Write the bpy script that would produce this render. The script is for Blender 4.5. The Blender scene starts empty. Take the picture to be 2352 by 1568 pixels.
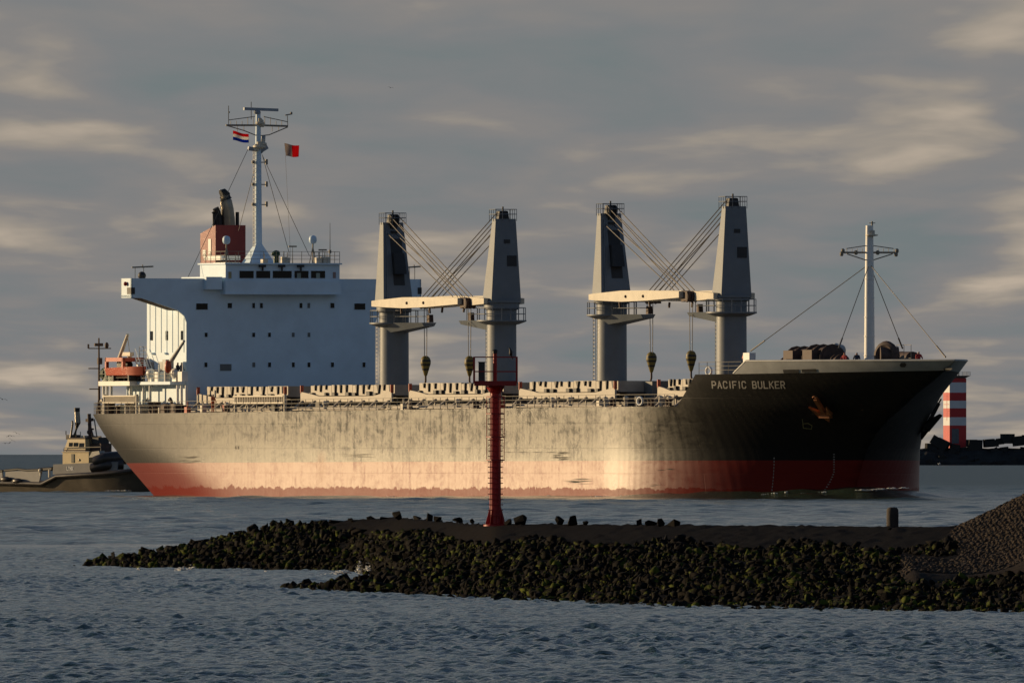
import bpy, bmesh, math, random
import numpy as np
from mathutils import Vector, Matrix
random.seed(7); np.random.seed(7)
sc = bpy.context.scene
COL = sc.collection
R = math.radians

# ---------------------------------------------------------------- camera (long telephoto, 4 m above the water)
F, HC, CX, HY = 52500.0, 4.0, 1176.0, 1040.0        # focal length in photo units (2352 wide), camera height, level line
cam_d = bpy.data.cameras.new("camera"); cam = bpy.data.objects.new("camera", cam_d); COL.objects.link(cam)
cam_d.sensor_width = 36.0; cam_d.lens = 36.0 * F / 2352.0
cam_d.shift_y = (HY - 784.0) / 2352.0
cam_d.clip_start = 5.0; cam_d.clip_end = 150000.0
cam.location = (0, 0, HC); cam.rotation_euler = (R(90), 0, 0)
sc.camera = cam

# ---------------------------------------------------------------- light: low warm sun from the left, a little behind the ship
SUN_EL = R(9.0)
SX, SY = -0.90, 0.436
world = bpy.data.worlds.new("World"); sc.world = world; world.use_nodes = True
wt = world.node_tree; wn = wt.nodes; wl = wt.links
for n in list(wn): wn.remove(n)

def N(nt, typ, **kw):
    n = nt.nodes.new(typ)
    for k, v in kw.items():
        if k == 'ins':
            for i, val in v.items(): n.inputs[i].default_value = val
        else: setattr(n, k, v)
    return n
def L(nt, a, b): nt.links.new(a, b)
def mth(nt, op, a, b=None, clamp=False, c=None):
    n = nt.nodes.new('ShaderNodeMath'); n.operation = op; n.use_clamp = clamp
    for i, x in enumerate((a, b, c)):
        if x is None: continue
        if isinstance(x, (int, float)): n.inputs[i].default_value = x
        else: nt.links.new(x, n.inputs[i])
    return n.outputs[0]
def mixc(nt, fac, a, b, mode='MIX'):
    n = nt.nodes.new('ShaderNodeMix'); n.data_type = 'RGBA'; n.blend_type = mode
    for i, x in ((0, fac), (6, a), (7, b)):
        if isinstance(x, (int, float)): n.inputs[i].default_value = x
        elif isinstance(x, (tuple, list)): n.inputs[i].default_value = (*x[:3], 1)
        else: nt.links.new(x, n.inputs[i])
    return n.outputs[2]
def ramp(nt, fac, stops, interp='LINEAR'):
    n = nt.nodes.new('ShaderNodeValToRGB'); cr = n.color_ramp; cr.interpolation = interp
    while len(cr.elements) < len(stops): cr.elements.new(0.5)
    for e, (p, c) in zip(cr.elements, stops):
        e.position = p; e.color = (*c, 1) if len(c) == 3 else c
    nt.links.new(fac, n.inputs[0]); return n.outputs[0]
def noise(nt, vec, scale, detail=4, rough=0.55, dist=0.0):
    n = nt.nodes.new('ShaderNodeTexNoise'); n.inputs['Scale'].default_value = scale
    n.inputs['Detail'].default_value = detail; n.inputs['Roughness'].default_value = rough; n.inputs['Distortion'].default_value = dist
    if vec is not None: nt.links.new(vec, n.inputs['Vector'])
    return n.outputs[0]
def comb(nt, x, y, z):
    n = nt.nodes.new('ShaderNodeCombineXYZ')
    for i, v in enumerate((x, y, z)):
        if isinstance(v, (int, float)): n.inputs[i].default_value = v
        else: nt.links.new(v, n.inputs[i])
    return n.outputs[0]
def smooth(nt, v, lo, hi):
    n = nt.nodes.new('ShaderNodeMapRange'); n.interpolation_type = 'SMOOTHSTEP'
    n.inputs[1].default_value = lo; n.inputs[2].default_value = hi
    nt.links.new(v, n.inputs[0]); return n.outputs[0]

sky = N(wt, 'ShaderNodeTexSky', sky_type='NISHITA'); sky.sun_disc = False
sky.sun_elevation = SUN_EL; sky.sun_rotation = math.atan2(SX, SY); sky.altitude = 0; sky.air_density = 1.0; sky.dust_density = 1.0; sky.ozone_density = 1.5
tc = N(wt, 'ShaderNodeTexCoord'); sx = N(wt, 'ShaderNodeSeparateXYZ'); L(wt, tc.outputs['Generated'], sx.inputs[0])
zz = mth(wt, 'MAXIMUM', sx.outputs[2], 0.0)
den = mth(wt, 'DIVIDE', 1.0, mth(wt, 'ADD', zz, 0.016))
# a flat cloud deck seen in perspective: stretched bands towards the horizon
cv = comb(wt, mth(wt, 'MULTIPLY', mth(wt, 'MULTIPLY', sx.outputs[0], den), 2.3), mth(wt, 'MULTIPLY', mth(wt, 'MULTIPLY', sx.outputs[1], den), 0.25), 3.7)
n1 = noise(wt, cv, 1.0, 5, 0.43, 0.35)
cv2 = comb(wt, mth(wt, 'MULTIPLY', mth(wt, 'MULTIPLY', sx.outputs[0], den), 5.0), mth(wt, 'MULTIPLY', mth(wt, 'MULTIPLY', sx.outputs[1], den), 0.62), 8.3)
n2 = noise(wt, cv2, 1.0, 4, 0.45, 0.3)
cl = mth(wt, 'ADD', mth(wt, 'MULTIPLY', n1, 0.68), mth(wt, 'MULTIPLY', n2, 0.32))
ccol = ramp(wt, cl, [(0.33, (1.75, 2.02, 2.10)), (0.44, (2.10, 2.13, 2.20)), (0.515, (2.42, 2.28, 2.24)), (0.575, (3.35, 2.92, 2.5)), (0.66, (5.0, 4.15, 3.3))])
cov = ramp(wt, zz, [(0.0, (0.95,) * 3), (0.04, (0.93,) * 3), (0.16, (0.72,) * 3), (0.40, (0.22,) * 3), (1.0, (0.05,) * 3)])
covn = N(wt, 'ShaderNodeMath', operation='MULTIPLY', ins={1: 1.0}); L(wt, cov, covn.inputs[0])
scol = mixc(wt, covn.outputs[0], mixc(wt, 1.0, sky.outputs[0], (0.30, 0.62, 0.92), 'MULTIPLY'), ccol)
bg = N(wt, 'ShaderNodeBackground'); bg.inputs[1].default_value = 0.1
L(wt, scol, bg.inputs[0])
wo = N(wt, 'ShaderNodeOutputWorld'); L(wt, bg.outputs[0], wo.inputs[0])

sun_d = bpy.data.lights.new("sun", 'SUN'); sun_d.energy = 4.9; sun_d.angle = R(0.6); sun_d.color = (1.0, 0.72, 0.40)
sun = bpy.data.objects.new("sun", sun_d); COL.objects.link(sun)
_h = math.hypot(SX, SY)
sdir = Vector((SX / _h * math.cos(SUN_EL), SY / _h * math.cos(SUN_EL), math.sin(SUN_EL)))
sun.rotation_euler = sdir.to_track_quat('Z', 'Y').to_euler(); sun.location = (0, 0, 200)
vs = sc.view_settings; vs.view_transform = 'Standard'; vs.look = 'None'; vs.exposure = 0.0; vs.gamma = 1.0; vs.use_curve_mapping = False
sc.cycles.max_bounces = 5; sc.cycles.use_denoising = True

# ---------------------------------------------------------------- materials
MATS = {}
def mat(name, col, rough=0.5, metal=0.0, spec=0.4, var=0.18, vscale=1.5, bump=0.0, bscale=8.0, col2=None):
    """plain paint / metal / stone with a little dirt and grain"""
    if name in MATS: return MATS[name]
    m = bpy.data.materials.new(name); m.use_nodes = True; nt = m.node_tree; b = nt.nodes['Principled BSDF']
    t = N(nt, 'ShaderNodeTexCoord')
    nz = noise(nt, t.outputs['Object'], vscale, 6, 0.62)
    k = ramp(nt, nz, [(0.3, (0, 0, 0)), (0.7, (1, 1, 1))])
    dk = col2 or tuple(c * (1 - var * 2) for c in col)
    L(nt, mixc(nt, k, dk, col), b.inputs['Base Color'])
    b.inputs['Metallic'].default_value = metal; b.inputs['Specular IOR Level'].default_value = spec
    L(nt, mth(nt, 'ADD', mth(nt, 'MULTIPLY', nz, 0.2), rough - 0.1), b.inputs['Roughness'])
    if bump:
        bp = N(nt, 'ShaderNodeBump'); bp.inputs['Strength'].default_value = bump; bp.inputs['Distance'].default_value = 0.05
        L(nt, noise(nt, t.outputs['Object'], bscale, 5), bp.inputs['Height']); L(nt, bp.outputs[0], b.inputs['Normal'])
    MATS[name] = m; return m

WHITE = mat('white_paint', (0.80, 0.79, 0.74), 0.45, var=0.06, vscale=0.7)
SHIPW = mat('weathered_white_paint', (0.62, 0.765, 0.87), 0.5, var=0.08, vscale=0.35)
CRANE = mat('crane_grey_paint', (0.165, 0.188, 0.21), 0.5, var=0.10, vscale=0.6)
CREAM = mat('cream_paint', (0.62, 0.56, 0.44), 0.5, var=0.12, vscale=1.0)
HATCH = mat('hatch_grey_paint', (0.46, 0.41, 0.33), 0.55, var=0.16, vscale=0.9)
BULW = mat('bulwark_grey_paint', (0.42, 0.43, 0.42), 0.5, var=0.14, vscale=0.6)
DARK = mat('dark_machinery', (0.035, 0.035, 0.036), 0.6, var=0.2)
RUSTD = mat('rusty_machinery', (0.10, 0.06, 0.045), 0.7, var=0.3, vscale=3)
BLACK = mat('soot_black', (0.02, 0.019, 0.018), 0.55, var=0.2)
DECKM = mat('deck_red_oxide', (0.12, 0.05, 0.04), 0.7, var=0.25)
WIRE = mat('steel_wire', (0.10, 0.09, 0.08), 0.55, 0.3)
GLASS = mat('dark_window_glass', (0.004, 0.005, 0.006), 0.15, 0.0, 0.22, var=0.0)
BLIND = mat('curtained_window', (0.10, 0.12, 0.13), 0.3, 0, 0.5, var=0.1)
ORANGE = mat('orange_paint', (0.48, 0.075, 0.028), 0.45, var=0.12)
RUST = mat('rusty_anchor', (0.38, 0.13, 0.035), 0.75, var=0.2, vscale=2.5)
FUNN = mat('funnel_red_paint', (0.21, 0.028, 0.026), 0.5, var=0.10, vscale=0.5)
PIPE = mat('exhaust_steel', (0.30, 0.27, 0.22), 0.32, 0.7, var=0.25, vscale=0.8)
GREEN = mat('green_paint', (0.02, 0.07, 0.03), 0.5)
YEL = mat('hook_yellow', (0.20, 0.15, 0.03), 0.55, var=0.2)
RED = mat('beacon_red_paint', (0.34, 0.010, 0.008), 0.45, var=0.14, vscale=2.0)
REDF = mat('flag_red', (0.55, 0.03, 0.03), 0.8, spec=0.1, var=0.05)
WHF = mat('flag_white', (0.72, 0.70, 0.66), 0.8, spec=0.1, var=0.05)
BLF = mat('flag_blue', (0.03, 0.08, 0.36), 0.8, spec=0.1, var=0.05)
GREYF = mat('flag_faded_white', (0.42, 0.37, 0.33), 0.8, spec=0.1, var=0.2, vscale=6)
LHR = mat('lighthouse_red', (0.52, 0.03, 0.03), 0.55, var=0.1, vscale=0.2)
LHW = mat('lighthouse_white', (0.66, 0.66, 0.66), 0.55, var=0.08, vscale=0.2)
CONC = mat('dark_concrete', (0.036, 0.036, 0.034), 0.9, spec=0.1, var=0.25, vscale=0.25, bump=0.3, bscale=1.0)
TUGH = mat('tug_hull_black', (0.085, 0.066, 0.043), 0.42, var=0.2, vscale=0.8)
TUGG = mat('tug_grey_paint', (0.20, 0.20, 0.20), 0.5, var=0.12)
TUGC = mat('tug_cream_paint', (0.55, 0.43, 0.22), 0.5, var=0.12)
RUBB = mat('fender_rubber', (0.05, 0.04, 0.035), 0.35, var=0.2)
FEATH = mat('dark_feathers', (0.012, 0.011, 0.012), 0.6)
GULLM = mat('gull_feathers', (0.12, 0.12, 0.12), 0.7)
SCUFF = mat('scraped_steel', (0.03, 0.022, 0.016), 0.7, var=0.3, vscale=6)
LETTER = mat('faded_white_lettering', (0.42, 0.40, 0.36), 0.6, var=0.25, vscale=4)
WOOD = mat('weathered_timber', (0.055, 0.040, 0.028), 0.85, var=0.25, vscale=9, bump=0.5, bscale=30)
FOAM = mat('sea_foam', (0.75, 0.76, 0.76), 0.8, spec=0.2, var=0.12, vscale=8, bump=0.4)

for _m, _c in ((REDF, (.7, .04, .04)), (WHF, (.8, .78, .74)), (BLF, (.04, .1, .5)), (GREYF, (.5, .44, .4))):      # thin bunting lets the sun through
    _nt = _m.node_tree; _tr = N(_nt, 'ShaderNodeBsdfTranslucent'); _tr.inputs[0].default_value = (*_c, 1); _mx = N(_nt, 'ShaderNodeMixShader'); _mx.inputs[0].default_value = .55
    L(_nt, _nt.nodes['Principled BSDF'].outputs[0], _mx.inputs[1]); L(_nt, _tr.outputs[0], _mx.inputs[2]); L(_nt, _mx.outputs[0], _nt.nodes['Material Output'].inputs[0])

# ---------------------------------------------------------------- mesh helpers
class MB:
    def __init__(self): self.v = []; self.f = []; self.m = []
    def add(self, vs, fs, mi=0):
        o = len(self.v); self.v += [tuple(p) for p in vs]; self.f += [tuple(i + o for i in f) for f in fs]; self.m += [mi] * len(fs); return self
    def hexa(self, p, mi=0):          # p: 4 bottom ccw, 4 top ccw
        return self.add(p, [(3, 2, 1, 0), (4, 5, 6, 7), (0, 1, 5, 4), (1, 2, 6, 5), (2, 3, 7, 6), (3, 0, 4, 7)], mi)
    def box(self, x0, x1, y0, y1, z0, z1, mi=0):
        if x0 > x1: x0, x1 = x1, x0
        if y0 > y1: y0, y1 = y1, y0
        if z0 > z1: z0, z1 = z1, z0
        return self.hexa([(x0, y0, z0), (x1, y0, z0), (x1, y1, z0), (x0, y1, z0), (x0, y0, z1), (x1, y0, z1), (x1, y1, z1), (x0, y1, z1)], mi)
    def tube(self, pts, r, n=8, mi=0, cap=True):
        pts = [Vector(p) for p in pts]; k = len(pts)
        rs = r if isinstance(r, (list, tuple)) else [r] * k
        vs, fs = [], []
        for i, p in enumerate(pts):
            d = (pts[min(i + 1, k - 1)] - pts[max(i - 1, 0)]).normalized()
            a = d.cross(Vector((0, 0, 1)) if abs(d.z) < 0.95 else Vector((1, 0, 0))).normalized(); b = d.cross(a)
            for j in range(n):
                t = 2 * math.pi * (j + 0.5) / n
                vs.append(p + (a * math.cos(t) + b * math.sin(t)) * rs[i])
        for i in range(k - 1):
            for j in range(n):
                j2 = (j + 1) % n
                fs.append((i * n + j, i * n + j2, (i + 1) * n + j2, (i + 1) * n + j))
        if cap: fs += [tuple(range(n))[::-1], tuple((k - 1) * n + j for j in range(n))]
        return self.add(vs, fs, mi)
    def beam(self, a, b, w, h, mi=0, w2=None, h2=None):
        a, b = Vector(a), Vector(b); d = (b - a).normalized()
        up = Vector((0, 0, 1)) if abs(d.z) < 0.95 else Vector((1, 0, 0))
        s = d.cross(up).normalized(); u = s.cross(d); w2 = w2 or w; h2 = h2 or h
        q = lambda p, w, h: [p - s * w / 2 - u * h / 2, p + s * w / 2 - u * h / 2, p + s * w / 2 + u * h / 2, p - s * w / 2 + u * h / 2]
        return self.hexa(q(a, w, h) + q(b, w2, h2), mi)
    def lathe(self, prof, n=16, c=(0, 0), mi=0, cap=True):   # prof: (r, z) bottom to top
        vs, fs = [], []
        for r, z in prof:
            for j in range(n):
                t = 2 * math.pi * j / n; vs.append((c[0] + r * math.cos(t), c[1] + r * math.sin(t), z))
        for i in range(len(prof) - 1):
            for j in range(n):
                j2 = (j + 1) % n; fs.append((i * n + j, i * n + j2, (i + 1) * n + j2, (i + 1) * n + j))
        if cap: fs += [tuple(range(n))[::-1], tuple((len(prof) - 1) * n + j for j in range(n))]
        return self.add(vs, fs, mi)
    def prism(self, poly, d, mi=0):    # poly: list of 3D points (planar), extruded by vector d
        n = len(poly); d = Vector(d); a = [Vector(p) for p in poly]; b = [p + d for p in a]
        return self.add(a + b, [tuple(range(n))[::-1], tuple(range(n, 2 * n))] + [(i, (i + 1) % n, n + (i + 1) % n, n + i) for i in range(n)], mi)
    def sphere(self, c, r, n=12, k=8, mi=0):
        rx, ry, rz = r if isinstance(r, (tuple, list)) else (r, r, r)
        vs, fs = [(c[0], c[1], c[2] - rz)], []
        for i in range(1, k):
            t = math.pi * i / k
            for j in range(n):
                p = 2 * math.pi * j / n; vs.append((c[0] + rx * math.sin(t) * math.cos(p), c[1] + ry * math.sin(t) * math.sin(p), c[2] - rz * math.cos(t)))
        vs.append((c[0], c[1], c[2] + rz)); last = len(vs) - 1
        for j in range(n): fs.append((0, 1 + (j + 1) % n, 1 + j))
        for i in range(k - 2):
            for j in range(n):
                a = 1 + i * n + j; b = 1 + i * n + (j + 1) % n; fs.append((a, b, b + n, a + n))
        for j in range(n): fs.append((last, 1 + (k - 2) * n + j, 1 + (k - 2) * n + (j + 1) % n))
        return self.add(vs, fs, mi)
    def ring(self, c, R_, r, ax=(1, 0, 0), n=20, k=8, mi=0):
        ax = Vector(ax).normalized(); a = ax.cross(Vector((0, 0, 1)) if abs(ax.z) < 0.9 else Vector((1, 0, 0))).normalized(); b = ax.cross(a); c = Vector(c)
        vs, fs = [], []
        for i in range(n):
            t = 2 * math.pi * i / n; e = a * math.cos(t) + b * math.sin(t)
            for j in range(k):
                p = 2 * math.pi * j / k; vs.append(c + e * (R_ + r * math.cos(p)) + ax * r * math.sin(p))
        for i in range(n):
            for j in range(k):
                fs.append((i * k + j, ((i + 1) % n) * k + j, ((i + 1) % n) * k + (j + 1) % k, i * k + (j + 1) % k))
        return self.add(vs, fs, mi)

def obj(name, mb, mats, parent=None, smooth_deg=None, label=None, loc=None, weld=0.0):
    me = bpy.data.meshes.new(name)
    me.from_pydata([tuple(p) for p in mb.v], [], mb.f)
    if not isinstance(mats, (list, tuple)): mats = [mats]
    for m in mats: me.materials.append(m)
    if len(mats) > 1: me.polygons.foreach_set('material_index', mb.m)
    bm = bmesh.new(); bm.from_mesh(me)
    if weld: bmesh.ops.remove_doubles(bm, verts=bm.verts, dist=weld)
    bmesh.ops.recalc_face_normals(bm, faces=bm.faces)
    if smooth_deg is not None:
        lim = R(smooth_deg)
        for f in bm.faces: f.smooth = True
        for e in bm.edges:
            if len(e.link_faces) == 2: e.smooth = e.calc_face_angle(0) < lim
    bm.to_mesh(me); bm.free(); me.update()
    o = bpy.data.objects.new(name, me); COL.objects.link(o)
    if parent is not None: o.parent = parent
    if label: o['label'] = label
    if loc is not None: o.location = loc
    return o
def tag(o, label, cat, group=None, kind=None):
    o['label'] = label
    if cat: o['category'] = cat
    if group: o['group'] = group
    if kind: o['kind'] = kind
    return o
def empty(name, loc=(0, 0, 0), rz=0.0):
    o = bpy.data.objects.new(name, None); COL.objects.link(o); o.location = loc; o.rotation_euler = (0, 0, rz); o.empty_display_size = 0.5; return o
def share(o, parent=None, loc=None, rz=None, sc_=None):
    c = o.copy(); COL.objects.link(c)
    if parent is not None: c.parent = parent
    if loc is not None: c.location = loc
    if rz is not None: c.rotation_euler = (0, 0, rz) if isinstance(rz, (int, float)) else rz
    if sc_ is not None: c.scale = sc_ if isinstance(sc_, (tuple, list)) else (sc_,) * 3
    return c
def grid_obj(name, P, mats, parent=None, smooth_=True):
    """P: rows x cols x 3 array of positions"""
    r, c = P.shape[:2]; me = bpy.data.meshes.new(name)
    me.vertices.add(r * c); me.vertices.foreach_set('co', P.reshape(-1).astype(np.float32))
    i = np.arange(r - 1)[:, None] * c + np.arange(c - 1)[None, :]
    q = np.stack([i, i + 1, i + c + 1, i + c], -1).reshape(-1, 4)
    me.loops.add(q.size); me.loops.foreach_set('vertex_index', q.reshape(-1).astype(np.int32))
    me.polygons.add(len(q)); me.polygons.foreach_set('loop_start', np.arange(0, q.size, 4, dtype=np.int32))
    me.polygons.foreach_set('use_smooth', np.full(len(q), smooth_, dtype=bool))
    me.materials.append(mats); me.update(calc_edges=True); me.validate()
    o = bpy.data.objects.new(name, me); COL.objects.link(o)
    if parent is not None: o.parent = parent
    return o
def merged_obj(name, variants, xf, m, parent=None):
    """one mesh out of many placed copies; variants: list of (V, F tri arrays); xf: list of (variant, 3x3, loc)"""
    vs, fs, o = [], [], 0
    for k, M, p in xf:
        V, Fc = variants[k]; vs.append(V @ M.T + p); fs.append(Fc + o); o += len(V)
    V = np.concatenate(vs).astype(np.float32); Fc = np.concatenate(fs).astype(np.int32)
    me = bpy.data.meshes.new(name); me.vertices.add(len(V)); me.vertices.foreach_set('co', V.reshape(-1))
    me.loops.add(Fc.size); me.loops.foreach_set('vertex_index', Fc.reshape(-1))
    me.polygons.add(len(Fc)); me.polygons.foreach_set('loop_start', np.arange(0, Fc.size, 3, dtype=np.int32))
    me.materials.append(m); me.update(calc_edges=True); me.validate()
    ob = bpy.data.objects.new(name, me); COL.objects.link(ob)
    if parent is not None: ob.parent = parent
    return ob
def at(px, py, D): return Vector(((px - CX) * D / F, D, HC - (py - HY) * D / F))
def sea_D(py): return F * HC / (py - HY)
# ================================================================ THE BULK CARRIER
# ship frame: u metres forward of the transom, v metres to starboard, z above the water; bow points right and towards the camera
TH = R(23.0); ST, CT = math.sin(TH), math.cos(TH)
X0, Y0 = -28.5, 2115.0
ship = empty('bulk_carrier', (X0, Y0, 0), -(math.pi / 2 - TH))
tag(ship, 'large bulk carrier with dark hull, red waterline band, white deckhouse and four deck cranes', 'ship')
def S(px, py, v):                      # photo point on the fore-and-aft plane v -> (u, z)
    r = (px - CX) / F
    u = (r * (Y0 - v * ST) - X0 + v * CT) / (ST + r * CT); Y = Y0 - u * CT - v * ST
    return u, HC - (py - HY) * Y / F
def T(px, py, u):                      # photo point on the athwartships plane u -> (v, z)
    r = (px - CX) / F
    v = (X0 + u * ST - r * (Y0 - u * CT)) / (CT - r * ST); Y = Y0 - u * CT - v * ST
    return v, HC - (py - HY) * Y / F
def P3(u, v, z): return (u, -v, z)     # ship-local coordinates (x forward, y to port)
lerp = lambda a, b, t: a + (b - a) * t
def sstep(x): x = min(max(x, 0), 1); return x * x * (3 - 2 * x)
B2 = 14.2
LT = S(2222, 829, 0)[0]                # bow tip
deck_z = lambda u: 7.55 + 0.0037 * u
def aft_b(u, z, us):
    t = min(max(z / 7.6, -0.2), 1.15); Lr = lerp(44.0, 19.0, sstep(t)); p = lerp(1.8, 2.9, min(max(t, 0), 1)); a = (u - us) / Lr
    return 0.0 if a <= 0 else (B2 * (1 - (1 - a) ** p) ** (1 / p) if a < 1 else B2)
def fore_b(u, z, ue):
    tz = min(max((z - 1.0) / 10.5, 0), 1); um = lerp(LT - 46, LT - 50, tz); b = (u - um) / (ue - um)
    return B2 if b <= 0 else (0.0 if b >= 1 else B2 * (1 - b ** lerp(1.95, 1.95, tz)) ** lerp(0.93, 0.93, tz))
def px_of(u, v): X = X0 + u * ST - v * CT; Y = Y0 - u * CT - v * ST; return CX + F * X / Y
# the ends of each waterline are fitted so that the ship's outline in the photograph comes out
_zs = np.linspace(-1.7, 12.4, 30); _ue, _us = [], []
_sx = [(-2, 2111), (2, 2111.5), (4.2, 2113), (5.0, 2116), (5.9, 2121), (7.0, 2132), (8.0, 2148), (9.1, 2164), (9.6, 2175), (10.5, 2194), (11.9, 2222), (13, 2240)]
_ax = [(-2, 385), (0, 355), (3.0, 291), (5.6, 241), (6.6, 226), (7.5, 214), (9, 206), (13, 206)]
for _z in _zs:
    tgt = np.interp(_z, *zip(*_sx)); lo, hi = LT - 30, LT + 12
    for _ in range(34):
        m_ = (lo + hi) / 2; mx = max(px_of(m_ - d, -fore_b(m_ - d, _z, m_)) for d in np.linspace(0, 22, 60)); lo, hi = (m_, hi) if mx < tgt else (lo, m_)
    _ue.append(m_); tgt = np.interp(_z, *zip(*_ax)); lo, hi = -12, 25
    for _ in range(34):
        m_ = (lo + hi) / 2; mn = min(px_of(m_ + d, aft_b(m_ + d, _z, m_)) for d in np.linspace(0, 30, 90)); lo, hi = (m_, hi) if mn < tgt else (lo, m_)
    _us.append(m_)
def u_stem(z): return float(np.interp(z, _zs, _ue))
def u_aft(z): return float(np.interp(z, _zs, _us))
def bhalf(u, z):
    """half breadth of the hull"""
    return min(aft_b(u, z, u_aft(z)), fore_b(u, z, u_stem(z)))

def hull_pt(px, py, off=0.02):         # photo point -> on the starboard shell plating, by bisection along the line of sight
    lo, hi = -0.5, B2 + off + .3
    for _ in range(40):
        v = (lo + hi) / 2; u, z = S(px, py, v); lo, hi = (v, hi) if bhalf(u, z) + off > v else (lo, v)
    return u, v, z
uB0 = hull_pt(1555, 933, 0)[0]; uB1 = hull_pt(1597, 860, 0)[0]
def fz(u): return 10.80 + 0.35 * max(0, (u - uB1) / (LT - uB1)) ** 1.3     # forecastle deck edge
def ztop(u):
    if u <= uB0: return deck_z(u)
    if u >= uB1: return fz(u)
    return lerp(deck_z(uB0), fz(uB1), (u - uB0) / (uB1 - uB0))
U0 = min(_us) + .02
us_ = sorted(set([*np.linspace(U0, 12, 40), *np.linspace(12, 60, 22), *np.linspace(60, LT - 50, 20), *np.linspace(LT - 50, LT - 12, 46), *np.linspace(LT - 12, LT + 0.4, 30), uB0, uB1]))
NZ = 30
def shell(us, zlo, zhi, nz, off=0.0):
    """both sides of the shell; each station is squeezed onto stem and stern so that the ends close"""
    mb = MB(); rows = []
    for s in (1, -1):
        vs = []
        for u in us:
            for j in range(nz + 1):
                z = lerp(zlo(u), zhi(u), j / nz)
                uu = min(max(u, u_aft(z)), u_stem(z)); b = bhalf(uu, z)
                vs.append(P3(uu, s * (b + off), z))
        n = len(us); fs = [(i * (nz + 1) + j, (i + 1) * (nz + 1) + j, (i + 1) * (nz + 1) + j + 1, i * (nz + 1) + j + 1) for i in range(n - 1) for j in range(nz)]
        mb.add(vs, fs)
    return mb
hull_mb = shell(us_, lambda u: -1.6, ztop, NZ)

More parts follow.
